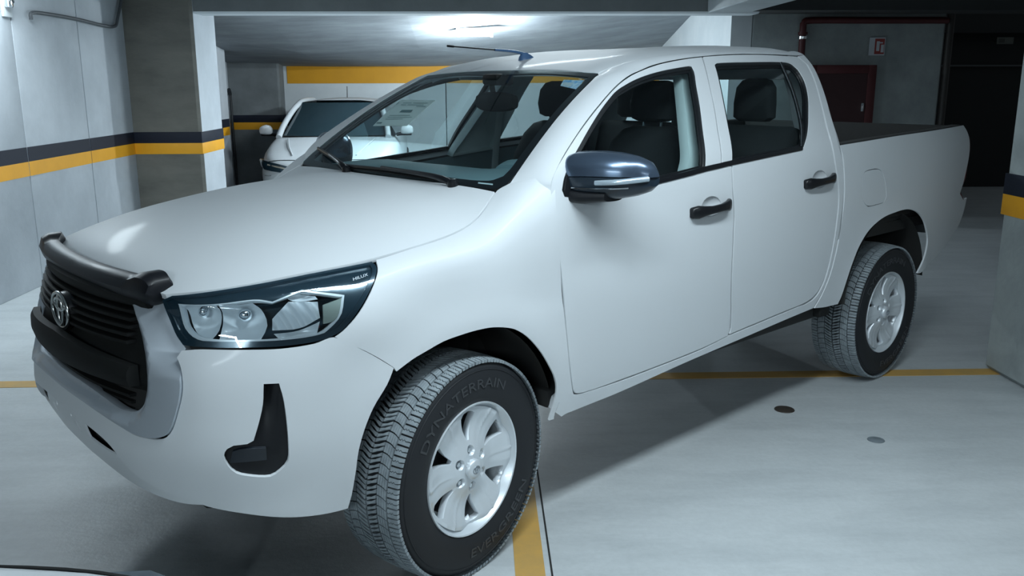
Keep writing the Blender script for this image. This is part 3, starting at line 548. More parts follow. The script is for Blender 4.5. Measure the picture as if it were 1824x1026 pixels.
# hood deflector: dark band along the leading edge with raised ears
ys = np.linspace(-.515, .515, 121); S = []
def EH(y):
    t = abs(y)/.54; return np.array([-.909+.052*min(t, 1.15)**2.3, y, 1.089+.006*min(t, 1)])
for y in ys:
    p = EH(y); a = abs(y); ear = (math.exp(-((a-.455)/.035)**2) if a < .455 else math.exp(-((a-.455)/.075)**4))*.016; e = math.sqrt(max(.05, 1-max(0, (a-.47)/.048)**2))
    S.append(np.array([[p[0]+.012, y, p[2]-.052*e], [p[0]-.016, y, p[2]-.050*e], [p[0]-.040, y, p[2]-.028*e], [p[0]-.047, y, p[2]-.004], [p[0]-.036-.1*ear, y, p[2]+.020*e+ear*.9], [p[0]-.014, y, p[2]+.031*e+ear], [p[0]+.010+ear*1.3, y, p[2]+.030*e+ear*1.1], [p[0]+.016+ear*1.6, y, p[2]+.014*e+ear*.6], [p[0]+.015+ear, y, p[2]-.01]]))
loft('hood_deflector', S, BLKG if False else mat('deflector_black', (.006, .007, .010), .45, coat=.04, spec=.3), TR, capa=True, capb=True, flip=True)
# headlights
HL = [(.556,1.145),(.60,1.196),(.648,1.200),(.716,1.200),(.810,1.199),(.891,1.198),(.979,1.198),(1.052,1.198),(1.149,1.198),(1.240,1.194),(1.252,1.161),(1.249,1.124),(1.222,1.066),(1.181,1.016),(1.125,.969),(1.087,.954),(1.032,.944),(.928,.940),(.831,.942),(.703,.944),(.640,.946),(.606,.979),(.575,1.046)]
def bowl(c, ru, rv, d0, dep):
    def f(u, v): q = np.clip(((u-c[0])/ru)**2+((v-c[1])/rv)**2, 0, 1); return -(d0+dep*(1-q))
    return f
LW = [(.612,1.125),(.73,1.123),(.848,1.122),(.905,1.09),(1.0,1.125),(1.05,1.10),(1.14,1.072),(1.128,1.018),(1.10,.988),(1.045,.957),(.93,.953),(.87,.953),(.717,.958),(.660,.970),(.624,1.007)]
def headlight(mir):
    kw = dict(mir=mir, cen=(0, 0, .9))
    hl = panel('headlight', F, HL, BEZ, TR, off=-.095, grid=.03, lip=0, **kw)
    panel('bezel_face', F, HL, BEZ, hl, holes=[LW[::-1]], off=-.014, grid=.03, lip=.02, **kw)
    sg = -1 if mir else 1
    band('bezel', F, HL, .016, BEZ, hl, off=-.004, lip=.03, **kw)
    band('bezel', F, [(.612,1.125),(.73,1.123),(.848,1.122),(.905,1.09),(1.0,1.125),(1.05,1.10),(1.14,1.072),(1.128,1.018),(1.10,.988),(1.045,.957),(.93,.953),(.87,.953),(.717,.958),(.660,.970),(.624,1.007)], .009, CHRL, hl, off=-.016, lip=.02, **kw)
    panel('reflector', F, [(.620,1.115),(.738,1.113),(.742,1.05),(.738,.99),(.722,.966),(.672,.972),(.636,1.01)], CHRL, hl, off=bowl((.685, 1.04), .075, .085, .020, .05), grid=.014, lip=0, **kw)
    panel('reflector', F, [(.746,1.112),(.842,1.110),(.868,1.06),(.885,1.00),(.868,.962),(.745,.964)], CHRL, hl, off=bowl((.81, 1.035), .09, .09, .016, .055), grid=.014, lip=0, **kw)
    panel('reflector', F, [(.90,1.02),(.955,1.075),(1.05,1.06),(1.052,1.01),(.985,.985),(.90,.985)], CHRL, hl, off=lambda u, v: -.020-.006*np.sin((u+v*.6)*140), grid=.008, lip=0, **kw)
    panel('reflector', F, [(.935,1.118),(1.0,1.112),(1.045,1.085),(1.05,1.068),(.972,1.078)], CHRL, hl, off=bowl((1.0, 1.09), .06, .04, .014, .03), grid=.012, lip=0, **kw)
    panel('reflector', F, [(.905,.975),(.985,.978),(1.05,1.00),(1.042,.965),(.99,.955),(.93,.956)], CHRL, hl, off=bowl((.985, .975), .07, .03, .014, .03), grid=.012, lip=0, **kw)
    panel('indicator_lamp', F, [(1.066,1.048),(1.128,1.062),(1.118,1.020),(1.098,.998),(1.062,.992)], mat('amber_grey_lens', (.38, .44, .40), .25, .2, coat=.3), hl, off=-.012, grid=.03, lip=.02, **kw)
    for c, r, m_, nm in (((.815, 1.04), .020, CHR, 'bulb'), ((.68, 1.045), .016, CHR, 'bulb'), ((1.045, .985), .008, REDL, 'amber_bulb')):
        P = F(np.array([c[0]]), np.array([c[1]]))[0]; n = surfn(F, np.array([c[0]]), np.array([c[1]]))[0]; n = n if n@(P-np.array([0, 0, .9])) > 0 else -n
        bm = bmesh.new(); bmesh.ops.create_uvsphere(bm, u_segments=14, v_segments=8, radius=r); q = P-n*.045; bmesh.ops.translate(bm, verts=bm.verts, vec=Vector((q[0], q[1]*sg, q[2]))); frombm(nm, bm, m_, hl)
    panel('lens', F, HL, LENSG, hl, off=-.001, grid=.03, lip=0, **kw)
    if not mir:
        Vt, Ft = textmesh('HILUX', .020); U = np.array([1.190+v[0]*.92-v[1]*.1 for v in Vt]); W_ = np.array([1.118+v[1]*.9+v[0]*.16 for v in Vt]); P = F(U, W_); n = surfn(F, U, W_); n[n@np.array([-1, -1, 0]) < 0] *= -1
        o = mesh('lettering', P+n*.0012, Ft, mat('lettering_grey', (.55, .62, .68), .4), hl); 
near_far(headlight)
# fenders
FEN = [(1.258,1.192),(1.438,1.198),(1.600,1.198),(1.704,1.198),(1.784,1.198),(1.884,1.198),(1.917,1.187),(1.998,1.164),(2.079,1.120),(2.034,1.096),(2.016,1.076),(2.011,1.052),(2.011,1.021),(2.014,.970),(2.041,.791),(2.059,.667),(2.083,.567),(2.098,.537),(2.052,.541),(2.021,.525),(2.008,.485),(2.008,.462),(1.986,.462),(2.003,.568),(1.990,.627),(1.952,.692),(1.912,.745),(1.870,.787),(1.820,.828),(1.768,.858),(1.688,.880),(1.615,.884),(1.546,.880),(1.479,.872),(1.413,.854),(1.359,.838),(1.300,.812),(1.291,.826),(1.199,.897),(1.101,.952),(1.129,.967),(1.185,1.012),(1.226,1.063),(1.253,1.123)]
near_far(lambda mir: panel('front_fender', F, FEN, WHITE, TR, grid=.035, lip=.009, mir=mir, cen=(0, 0, .8), corner=36))
# doors
BLKS = mat('window_rubber', (.008, .010, .012), .4, spec=.3)
HND = {0: [(1.149,1.158),(1.180,1.174),(1.264,1.178),(1.375,1.190),(1.411,1.168),(1.354,1.146),(1.217,1.136),(1.164,1.143)]}
def DISH(hx, hz): return [(hx+.012+.068*math.cos(t), hz+.006+.043*math.sin(t)) for t in np.linspace(0, 2*math.pi, 25)[:-1]]
def door(name, op, wp, hx, hz, mir):
    d = panel(name, D, DG[op], WHITE, TR, holes=[DG[wp][::-1], DISH(hx, hz)], grid=.05, lip=.008, mir=mir, corner=36, cen=(1.2, 0, 1))
    W0 = smoothpoly(DG[wp], .022, 42)
    band('window_seal', D, DG[wp], .012, BLKS, d, off=-.004, lip=.02, mir=mir, cen=(1.2, 0, 1))
    band('window_channel', D, shrink(W0, .010), .010, BLKS, d, off=-.014, lip=.01, mir=mir, cen=(1.2, 0, 1))
    panel('window_glass', D, shrink(W0, .012), SIDEG, d, off=-.017, lip=0, grid=.06, mir=mir, ready=True, cen=(1.2, 0, 1))
    # handle: dark bar bridging a dished recess
    s = 1 if mir else -1; y0 = float(D(np.array([hx]), np.array([hz]))[0, 1])*-s*-1
    pts = []; yb = abs(y0)
    prof = [(-.135, .020, .030, .004), (-.128, .030, .046, .012), (-.10, .034, .054, .020), (-.065, .030, .042, .028), (-.02, .024, .033, .036), (.04, .024, .033, .036), (.085, .030, .042, .030), (.115, .030, .052, .020), (.130, .024, .046, .010), (.136, .016, .030, .004)]
    S = []
    for x, th, hh, off in prof:
        r = rsec(.022 if abs(x) < .08 else .030, hh, 2.6, 16); zz = hz+x*.055
        S.append(np.array([(hx+x, s*(yb+off-.004+q[0]), zz+q[1]) for q in r]))
    loft('door_handle', S, BLKG, d, capa=True, capb=True, flip=mir)
    panel('handle_recess', D, [(hx+.012+.070*math.cos(t), hz+.006+.045*math.sin(t)) for t in np.linspace(0, 2*math.pi, 25)[:-1]], WHITE, d, off=lambda u, v: -.020*np.clip(1-((u-hx-.012)/.07)**2-((v-hz-.006)/.045)**2, 0, 1)-.0015, grid=.011, lip=0, mir=mir, cen=(1.2, 0, 1))
    _R = [np.array([(hx-.005+a*math.cos(t), s*(yb+dd), hz+.01+b*math.sin(t)) for t in np.linspace(0, 2*math.pi, 24, endpoint=False)]) for a, b, dd in ((.088, .046, .0015), (.080, .040, .0015), (.06, .03, .0022))]
    return d
near_far(lambda mir: door('front_door', 'front_door', 'front_window', 1.272, 1.160, mir))
near_far(lambda mir: door('rear_door', 'rear_door', 'rear_window', 2.148, 1.208, mir))
# dark weatherstrip along the belt line across both doors
def strip3(mir):
    P = np.array([(.60,1.262),(.772,1.276),(.928,1.290),(1.117,1.305),(1.257,1.318),(1.36,1.325),(1.442,1.331),(1.713,1.347),(2.02,1.364)]); P = catmull(P, 4); s = 1 if mir else -1
    Y = -D(P[:, 0], P[:, 1])[:, 1]
    S = [np.array([(x, s*(y-.004), z-.006), (x, s*(y+.005), z-.006), (x, s*(y+.006), z+.004), (x, s*(y+.001), z+.014), (x, s*(y-.006), z+.014)]) for (x, z), y in zip(P, Y)]
    loft('belt_strip', S, BLKG, TR, capa=True, capb=True, flip=mir)
near_far(strip3)
near_far(lambda mir: panel('cab_corner', D, DG['c_pillar'], WHITE, TR, grid=.04, lip=.03, mir=mir, cen=(1.2, 0, 1)))
near_far(lambda mir: panel('sill', D, DG['sill'], WHITE, TR, grid=.05, lip=.05, mir=mir, cen=(1.2, 0, 1)))
FU = [(2.612,1.216),(2.700,1.224),(2.769,1.219),(2.812,1.194),(2.845,1.133),(2.862,1.075),(2.833,1.044),(2.745,1.040),(2.659,1.042),(2.612,1.071),(2.590,1.139),(2.587,1.190)]
def bed(mir):
    P = [(x, z) for x, z in DG['bed']]; gap = shrink(smoothpoly(FU, .022), -.004)
    B = smoothpoly(P, .022, 36)
    b = panel('bed_side', D, B, WHITE, TR, holes=[] if mir else [gap[::-1]], ready=True, grid=.05, lip=.010, mir=mir, cen=(1.2, 0, 1))
    if not mir: panel('fuel_door', D, FU, WHITE, b, off=-.001, grid=.05, lip=.01, cen=(1.2, 0, 1))
near_far(bed)
# inner shell behind the panel gaps
def shell(mir):
    o = [(.38,1.30),(.40,.60),(.5,.56),(2.0,.62),(2.27,.72),(2.30,1.05),(2.25,1.36),(1.44,1.31),(.6,1.25)]
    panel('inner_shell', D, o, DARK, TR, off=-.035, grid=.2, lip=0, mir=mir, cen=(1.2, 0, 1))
    # door pillars seen through the glass
    panel('b_pillar', D, [(1.20,1.30),(1.50,1.33),(1.60,1.76),(1.42,1.76)], TRIMG, TR, off=-.06, grid=.1, lip=.05, mir=mir, cen=(1.2, 0, 1))
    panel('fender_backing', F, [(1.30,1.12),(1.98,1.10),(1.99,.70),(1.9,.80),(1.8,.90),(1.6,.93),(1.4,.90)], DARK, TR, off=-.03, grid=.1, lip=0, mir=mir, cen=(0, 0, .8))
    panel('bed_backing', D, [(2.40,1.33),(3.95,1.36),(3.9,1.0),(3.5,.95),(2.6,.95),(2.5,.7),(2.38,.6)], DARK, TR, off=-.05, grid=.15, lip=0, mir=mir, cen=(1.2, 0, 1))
near_far(shell)
# windscreen, cowl, roof, pillars
GLS = [(-.930,.0),(-.985,.022),(-1.0,.09),(-.990,.978),(-.5,.984),(0,.986),(.5,.984),(.990,.978),(1.0,.09),(.985,.022),(.93,0),(.5,.002),(0,.003),(-.5,.002)]
ws = panel('windscreen', WSF, GLS, WINDG, TR, sc=(.62, .8), grid=.07, lip=0, cen=(1.3, 0, 1))
wsP = smoothpoly(GLS, .022, 42, (.62, .8))
FR_IN = [(-.86,.045),(-.93,.08),(-.945,.14),(-.945,.93),(-.5,.95),(0,.93),(.5,.95),(.945,.93),(.945,.14),(.93,.08),(.86,.045),(.5,.04),(0,.04),(-.5,.04)]
panel('black_border', WSF, wsP, BLKG, ws, holes=[smoothpoly(FR_IN, .022, 42, (.62, .8))[::-1]], ready=True, sc=(.62, .8), off=-.002, grid=1, lip=.006, cen=(1.3, 0, 1))
panel('sun_sticker', WSF, [(-.745,.895),(-.925,.900),(-.935,.795),(-.775,.825)], mat('sticker_blue', (.16, .45, .75), .5, noise=(40, .1, (.8, .9, .95))), ws, off=-.006, sc=(.62, .8), lip=0, grid=.05, cen=(1.3, 0, 1))
panel('sticker_corner', WSF, [(-.775,.86),(-.86,.865),(-.875,.815),(-.79,.83)], mat('sticker_white', (.62, .70, .74), .5), ws, off=-.005, sc=(.62, .8), lip=0, grid=.05, cen=(1.3, 0, 1))
panel('number_tag', WSF, [(-.80,.030),(-.90,.029),(-.905,.021),(-.803,.022)], mat('tag_pale', (.55, .62, .64), .5), ws, off=-.0015, sc=(.62, .8), lip=0, grid=.05, cen=(1.3, 0, 1))
ys = np.linspace(-.70, .70, 33); S = []
for y in ys:
    k = (y/.70)**2; xh = .232+.036*k; zh = 1.300+.004*k; xw = .228+.05*k
    S.append(np.array([(xh+.004, y*.95, zh-.012), (xh-.004+.0, y*.95, zh-.002), (xw+.03, y, 1.306), (xw+.045, y, 1.316), (xw+.05, y, 1.28), (xh+.01, y*.95, zh-.05)]))
loft('cowl', S, BLK, TR, capa=True, capb=True, flip=True)
def wiper(piv, a, b, mid):
    """arm from pivot to mid of blade a..b, all in windscreen parameters"""
    w_ = empty('wiper', parent=TR); off = lambda p, h: (lambda P, n: P+(n if n[0] < 0 or n[2] > 0 else -n)*h)(WSF(np.array([p[0]]), np.array([p[1]]))[0], surfn(WSF, np.array([p[0]]), np.array([p[1]]))[0])
    def up_(p, h):
        P = WSF(np.array([p[0]]), np.array([p[1]]))[0]; n = surfn(WSF, np.array([p[0]]), np.array([p[1]]))[0]; n = n if n[2] > 0 else -n; return P+n*h
    L = [up_((a[0]+(b[0]-a[0])*t, a[1]+(b[1]-a[1])*t), .014+.008*math.sin(math.pi*t)) for t in np.linspace(0, 1, 9)]
    tube('blade', L, .0085, BLKG, w_, smooth=1, n=6, taper=(.8, .8)); tube('rubber', [p-np.array([0, 0, .010]) for p in L], .004, BLK, w_, smooth=1, n=6)
    tube('arm', [up_(piv, .012), up_((piv[0]*.8+mid[0]*.2, piv[1]*.8+mid[1]*.2), .035), up_(mid, .030)], .011, BLKG, w_, n=8, taper=(1.3, .6)); bm = bmesh.new()
    q = up_(piv, .005); loft('pivot', lathe([(.022, -.02), (.022, .012), (.012, .022), (.0, .023)], 16, 'z', tuple(q)), BLKG, w_)
wiper((-.66,-.01), (.36,.022), (-.52,.016), (-.05,.022))
wiper((.32,.0), (.93,.12), (.30,.012), (.62,.066))
ROOF = [(.905,-.535),(.918,-.3),(.912,0),(.918,.3),(.905,.535),(1.05,.545),(1.4,.545),(1.8,.545),(2.2,.535),(2.36,.52),(2.42,.45),(2.45,.2),(2.455,0),(2.45,-.2),(2.42,-.45),(2.36,-.52),(2.2,-.535),(1.8,-.545),(1.4,-.545),(1.05,-.545)]
def RFo(u, v):
    P = RF(u, v); return P
panel('roof', RF, ROOF, WHITE, TR, grid=.06, lip=.03, cen=(1.6, 0, .8), off=lambda u, v: .006*np.exp(-((np.abs(v)-.30)/.035)**2)*np.clip((u-1.15)/.2, 0, 1)*np.clip((2.3-u)/.1, 0, 1))
pairs = [((.372,1.305),('W',.03)),((.375,1.332),('W',.075)),((.402,1.365),('W',.14)),((.455,1.411),('W',.23)),((.535,1.465),('W',.35)),((.635,1.527),('W',.49)),((.746,1.589),('W',.64)),((.863,1.649),('W',.78)),((.966,1.690),('W',.90)),((1.05,1.712),('R',.925)),((1.18,1.740),('R',1.05)),((1.41,1.768),('R',1.33)),((1.74,1.790),('R',1.72)),((2.03,1.796),('R',2.03)),((2.25,1.796),('R',2.25)),((2.345,1.796),('R',2.36)),((2.40,1.80),('R',2.415))]
def rail(mir):
    A = []; B = []
    for (x, z), (k, q) in pairs:
        B.append(D(np.array([x]), np.array([z]))[0])
        A.append(WSF(np.array([-1.006]), np.array([q]))[0] if k == 'W' else RF(np.array([q]), np.array([-.547 if q < 2.3 else -.53+(q-2.36)*.9]))[0])
    A = catmull(A, 5); B = catmull(B, 5); S = []
    for i in range(len(A)):
        a, b = A[i], B[i]; t = B[min(i+1, len(B)-1)]-B[max(i-1, 0)]; n = np.cross(t, a-b); n /= np.linalg.norm(n)
        if n@(b-np.array([1.4, 0, 1.2])) < 0: n = -n
        w_ = np.linalg.norm(a-b); h = (.08+.12*min(1, i/12))*w_; c_ = (a+b)/2+n*h
        row = [b+np.array([0, .02, 0])-n*.0, b]+[(1-s)**2*b+2*s*(1-s)*c_+s*s*a for s in np.linspace(0, 1, 8)[1:-1]]+[a, a-n*.02]
        S.append(np.array(row)*([1, -1, 1] if mir else [1, 1, 1]))
    loft('roof_rail', S, WHITE, TR, closed=False, flip=not mir, sharp=50)
near_far(rail)
XC = nspline([.9,1.1,1.31,1.49,1.6,1.69,1.75,1.80], [2.385,2.392,2.378,2.387,2.415,2.426,2.425,2.405])
def BK(u, v): u = np.asarray(u, float); v = np.asarray(v, float); return np.stack([XC(v)+.045*(1-np.abs(u)**5), u*(GZ(v)), v], -1)
rw = [(-.72,1.42),(.72,1.42),(.70,1.68),(-.70,1.68)]
bw = panel('cab_back', BK, [(-1,.9),(1,.9),(1,1.35),(1,1.6),(.99,1.75),(.9,1.80),(0,1.825),(-.9,1.80),(-.99,1.75),(-1,1.6),(-1,1.35)], WHITE, TR, holes=[rw], sc=(.8, 1), grid=.08, lip=.03, cen=(1.5, 0, 1.4))
panel('rear_window_glass', BK, rw, SIDEG, bw, off=-.01, sc=(.8, 1), grid=.1, lip=0, cen=(1.5, 0, 1.4))
# antenna
an = empty('antenna', parent=TR); bs = RF(np.array([1.085]), np.array([.04]))[0]; AB = mat('antenna_blue_grey', (.06, .13, .26), .3, coat=.3)
S = [np.array([(bs[0]+dx+q[0], bs[1]+q[1], bs[2]+dz) for q in rsec(a, b, 2.4, 16)]) for dx, dz, a, b in ((0, -.01, .09, .05), (0, .004, .085, .045), (-.006, .016, .06, .028), (-.014, .026, .035, .02))]
loft('base', S, AB, an, capa=True, capb=True); tube('mast', [(bs[0]-.015, bs[1], bs[2]+.020), (bs[0]-.08, bs[1], bs[2]+.030), (bs[0]-.20, bs[1]-.008, bs[2]+.034)], .0075, AB, an, taper=(1, .7)); tube('whip', [(bs[0]-.18, bs[1]-.007, bs[2]+.0335), (bs[0]-.46, bs[1]-.02, bs[2]+.043)], .003, BLKG, an, smooth=1); tube('whip_tip', [(bs[0]-.44, bs[1]-.019, bs[2]+.0423), (bs[0]-.475, bs[1]-.021, bs[2]+.0435)], .0048, BLKG, an, smooth=1)
# door mirrors
def mirror(mir):
    s = 1 if mir else -1; mm = empty('door_mirror', parent=TR)
    secs = [(.745,.500,1.315,.060,.090),(.763,.515,1.325,.120,.130),(.79,.530,1.336,.165,.156),(.84,.548,1.345,.185,.173),(.90,.570,1.348,.185,.171),(.96,.592,1.349,.175,.162),(1.01,.613,1.349,.155,.140),(1.045,.635,1.348,.12,.108),(1.066,.652,1.345,.06,.06)]
    def cap(part):
        S = []
        for y, x, z, wx, hz in secs:
            r = rsec(wx, hz, 2.7, 36); L = []
            for a, b in r:
                zc = z+b; cut = z+.002
                if part == 'cap': zc = max(zc, cut); xx = x+a
                else: zc = min(zc, cut-.003); xx = x+a*1.0
                L.append((xx, s*(y+.055*(.5+b/hz)*-.15), zc))
            S.append(np.array(L))
        return S
    P = cap('cap'); loft('cap', P, MIRG, mm, capa=True, capb=True, flip=mir); loft('lower_housing', cap('low'), mat('mirror_lower_blue_black', (.010, .020, .032), .3, .2, coat=.4), mm, capa=True, capb=True, flip=mir)
    # clear repeater along the outer lower edge and the foot on the door
    tube('repeater', [(.497, s*.93, 1.328), (.510, s*.97, 1.331), (.535, s*1.01, 1.335), (.575, s*1.046, 1.340), (.62, s*1.062, 1.343)], .010, mat('repeater_clear', (.45, .55, .62), .15, .5, coat=.5), mm, n=10)
    tube('repeater_line', [(.462, s*.85, 1.308), (.488, s*.93, 1.309), (.515, s*.98, 1.311), (.555, s*1.03, 1.315)], .003, CHR, mm, n=6)
    S = []
    for y, x, z, wx, hz in ((.815,.505,1.285,.13,.050),(.84,.51,1.278,.13,.052),(.88,.525,1.275,.12,.048),(.96,.56,1.280,.10,.036)): S.append(np.array([(x+a, s*y, z+b) for a, b in rsec(wx, hz, 3.2, 20)]))
    loft('foot', S, BLKG, mm, capa=True, capb=True, flip=mir)
    panel('sail_trim', D, [(.432,1.300),(.45,1.345),(.497,1.398),(.535,1.425),(.56,1.34),(.585,1.270),(.50,1.272),(.44,1.28)], BLKG, mm, off=.004, grid=.03, lip=.02, mir=mir, cen=(1.2, 0, 1))
    gy = np.array([.80, .93, 1.06]);
    S = [np.array([(x+wx*.46, s*y, z+.01+b*.8) for a, b in rsec(wx, hz, 3, 20)]) for y, x, z, wx, hz in secs[2:7]]
near_far(mirror)
# arch liners, chassis, load bed, tail
def liner(mir):
    s = 1 if mir else -1
    for cx, cz, y0 in ((-.03, .43, .79), (3.005, .50, .845)):
        t = np.linspace(math.radians(6), math.radians(176), 28); S = [np.array([(cx+r*math.cos(a), s*y, cz+r*math.sin(a)) for a in t]) for r, y in ((.468, y0), (.474, y0-.03), (.482, .62), (.475, .46), (.30, .44), (.01, .44))]
        loft('arch_liner', S, DARK, TR, closed=False, flip=mir)
near_far(liner)
box('chassis', (-.75, -.42, .33), (3.85, .42, .50), DARK, TR, bev=.02)
box('cab_floor', (.40, -.80, .49), (2.42, .80, .56), DARK, TR, bev=.01)
box('front_undertray', (-.86, -.55, .46), (-.45, .55, .52), DARK, TR, bev=.02)
box('engine_bay', (-.85, -.50, .52), (.30, .50, 1.02), DARK, TR, bev=.05)
tube('axle', [(0, -.6, .388), (0, .6, .388)], .045, DARK, TR, smooth=1); tube('axle', [(WR, -.6, .388), (WR, .6, .388)], .06, DARK, TR, smooth=1)
tube('exhaust', [(2.2, .3, .42), (2.7, .38, .46), (3.5, .45, .48), (3.95, .5, .46)], .03, DARK, TR)
for s in (-1, 1): box('mud_flap', (2.30, s*.78-.06, .50), (2.40, s*.78+.06, .60), BLK, TR, bev=.01)
BZ = nspline([2.42, 3.0, 3.5, 4.0], [1.365, 1.382, 1.392, 1.406])
for s in (-1, 1):
    xs = np.linspace(2.42, 3.985, 16); S = []
    for x in xs:
        z = float(BZ(x)); y = -float(D(np.array([x]), np.array([z-.01]))[0, 1]); S.append(np.array([(x, s*(y-.012), z-.015), (x, s*(y-.022), z+.003), (x, s*(y-.075), z+.003), (x, s*(y-.085), z-.01), (x, s*(y-.085), z-.50), (x, s*(y-.05), z-.50)]))
    loft('bed_liner_wall', S, LINER, TR, capa=True, capb=True, flip=s > 0)
box('tailgate_liner', (3.90, -.77, .86), (3.95, .77, 1.405), LINER, TR, bev=.01); box('bed_floor', (2.43, -.78, .84), (4.0, .78, .90), LINER, TR); box('bed_headboard', (2.43, -.78, .85), (2.47, .78, 1.37), LINER, TR, bev=.01)
# tailgate with rounded plan, corner lamps, rear bumper
TG = [(3.955, .86), (3.99, 1.00), (4.03, 1.15), (4.045, 1.25), (4.05, 1.31), (4.03, 1.365), (3.995, 1.40)]
ys = np.linspace(-.77, .77, 21); S = []
for y in ys: S.append(np.array([(x+.055*(1-(abs(y)/.79)**3), y, z) for x, z in TG]+[(3.95+.03*(1-(abs(y)/.79)**3), y, 1.40), (3.93, y, .86)]))
loft('tailgate', S, WHITE, TR, capa=True, capb=True, flip=False)
def taillight(mir):
    s = 1 if mir else -1; zz = np.linspace(.945, 1.33, 14); X = nspline([.93,.95,1.0,1.06,1.145,1.245,1.31,1.34], [4.03,4.0,3.915,3.955,3.998,4.042,4.05,4.045]); S = []
    for z in zz:
        x = float(X(z)); y = -float(D(np.array([x]), np.array([z]))[0, 1])
        S.append(np.array([(x+.004, s*(y-.001), z), (x+.035, s*(y-.010), z), (x+.058, s*(y-.04), z), (x+.062, s*(y-.09), z), (x, s*(y-.09), z)]))
    loft('taillight', S, REDL, TR, capa=True, capb=True, flip=not mir)
near_far(taillight)
S = []
for y in np.linspace(-.80, .80, 25):
    k = (abs(y)/.80)**4; x = 4.17-.20*k; S.append(np.array([(x-.10, y, .70+.05*k), (x-.01, y, .70+.05*k), (x+.02, y, .76+.02*k), (x+.01, y, .86-.01*k), (x-.04, y, .90-.02*k), (x-.14, y, .90-.02*k)]))
loft('rear_bumper', S, mat('rear_bumper_dark', (.05, .055, .06), .4, .4), TR, capa=True, capb=True)
tube('bumper_trim', [(3.93, -.79, .74), (4.02, -.79, .84), (4.06, -.77, .93)], .010, CHR, TR, n=6)
# cabin
def seat(x, y, w, name='front_seat'):
    st = empty(name, parent=TR)
    S = [np.array([(x-.02+dx, y+a, .98+b) for a, b in rsec(w, .13, 3, 24)]) for dx in (-.42,)]
    S = []
    for x_, z_, ww, hh in ((x-.50, .965, .88, .08), (x-.45, .985, .98, .13), (x-.25, .98, 1, .14), (x, .955, .96, .14), (x+.05, .955, .9, .08)): S.append(np.array([(x_, y+a*ww, z_+b) for a, b in rsec(w, hh, 3, 24)]))
    loft('seat_cushion', S, SEATM, st, capa=True, capb=True, flip=True); S = []
    for x_, z_, ww, dd in ((x, .96, .80, .10), (x+.04, 1.02, .92, .15), (x+.09, 1.15, 1, .16), (x+.14, 1.30, .96, .14), (x+.175, 1.40, .84, .12), (x+.19, 1.455, .62, .09), (x+.195, 1.47, .4, .04)): S.append(np.array([(x_+b, y+a*ww, z_) for a, b in rsec(w, dd, 3, 24)]))
    loft('seat_back', S, SEATM, st, capa=True, capb=True)
    for s in (-.05, .05): tube('headrest_post', [(x+.19, y+s, 1.44), (x+.205, y+s, 1.54)], .006, CHR, st, smooth=1, n=6)
    S = []
    for x_, z_, ww, dd in ((x+.20, 1.492, .16, .06), (x+.202, 1.505, .23, .09), (x+.205, 1.56, .255, .11), (x+.212, 1.63, .24, .10), (x+.218, 1.665, .19, .07), (x+.22, 1.675, .12, .03)): S.append(np.array([(x_+b, y+a*ww/.25*1.0, z_) for a, b in rsec(.25, dd, 3.2, 24)]))
    loft('headrest', S, SEATM, st, capa=True, capb=True); return st
seat(1.30, -.37, .50); seat(1.42, .37, .50)
rs = empty('rear_seat', parent=TR)
box('seat_cushion', (1.72, -.66, .88), (2.18, .66, 1.04), SEATM, rs, bev=.05, seg=3)
M = Matrix.Translation((2.20, 0, 1.0))@Matrix.Rotation(math.radians(14), 4, 'Y'); box('seat_back', (-.06, -.66, 0), (.07, .66, .46), SEATM, rs, bev=.05, seg=3, M=M)
for y in (-.40, 0, .40):
    hh = .0 if y else -.05; S = []
    for x_, z_, ww, dd in ((2.285, 1.470+hh, .17, .06), (2.285, 1.49+hh, .23, .09), (2.285, 1.56+hh, .225, .11), (2.29, 1.64+hh, .21, .10), (2.295, 1.675+hh, .16, .07), (2.296, 1.685+hh, .1, .03)): S.append(np.array([(x_+b, y+a*ww/.25, z_) for a, b in rsec(.25, dd, 3.4, 24)]))
    loft('headrest', S, SEATM, rs, capa=True, capb=True)
# dashboard
S = []
for y in np.linspace(-.76, .76, 33):
    k = (abs(y)/.76)**2; hump = .030*math.exp(-((y+.37)/.20)**4)
    S.append(np.array([(.32+.03*k, y, 1.270), (.37+.03*k, y, 1.292-.008*k), (.52, y, 1.305+hump*.3-.01*k), (.70, y, 1.308+hump*.6-.012*k), (.80, y, 1.292+hump*.6), (.85, y, 1.24), (.83, y, 1.05), (.72, y, .90), (.35, y, .85)]))
dsh = loft('dashboard', S, DASH, TR, capa=True, capb=True, flip=True)
loft('instrument_hood', [np.array([(.68+.12*t, -.37+.17*a, 1.31+.03*b+.02*math.sin(math.pi*t)) for a, b in rsec(2, 2, 3, 20)]) for t in np.linspace(0, 1, 6)], DASH, dsh, capa=True, capb=True)
swl = empty('steering_wheel', (.97, -.37, 1.12), 0, TR); swl.rotation_euler = (0, math.radians(-68), 0)
t = np.linspace(0, 2*math.pi, 33)[:-1]; tube('rim', [(.19*math.cos(a), .19*math.sin(a), 0) for a in t], .016, BLK, swl, smooth=1, closed=True)
for a in (0.2, math.pi-.2, -math.pi/2): tube('spoke', [(0, 0, -.02), (.18*math.sin(a), .18*math.cos(a), 0)], .018, BLK, swl, smooth=1)
loft('boss', lathe([(.001, .0), (.06, .0), (.07, -.03), (.03, -.06)], 24, 'z'), BLK, swl); tube('column', [(0, 0, -.03), (0, 0, -.25)], .03, BLK, swl, smooth=1)
box('centre_console', (.70, -.12, .56), (1.5, .12, .98), BLK, TR, bev=.03)
rm = empty('rearview_mirror', parent=TR); S = [np.array([(.845+.02*abs(t)+b, .12*t, 1.585+a) for a, b in rsec(.085*(1-.35*abs(t)**4), .04, 3, 16)]) for t in np.linspace(-1, 1, 11)]
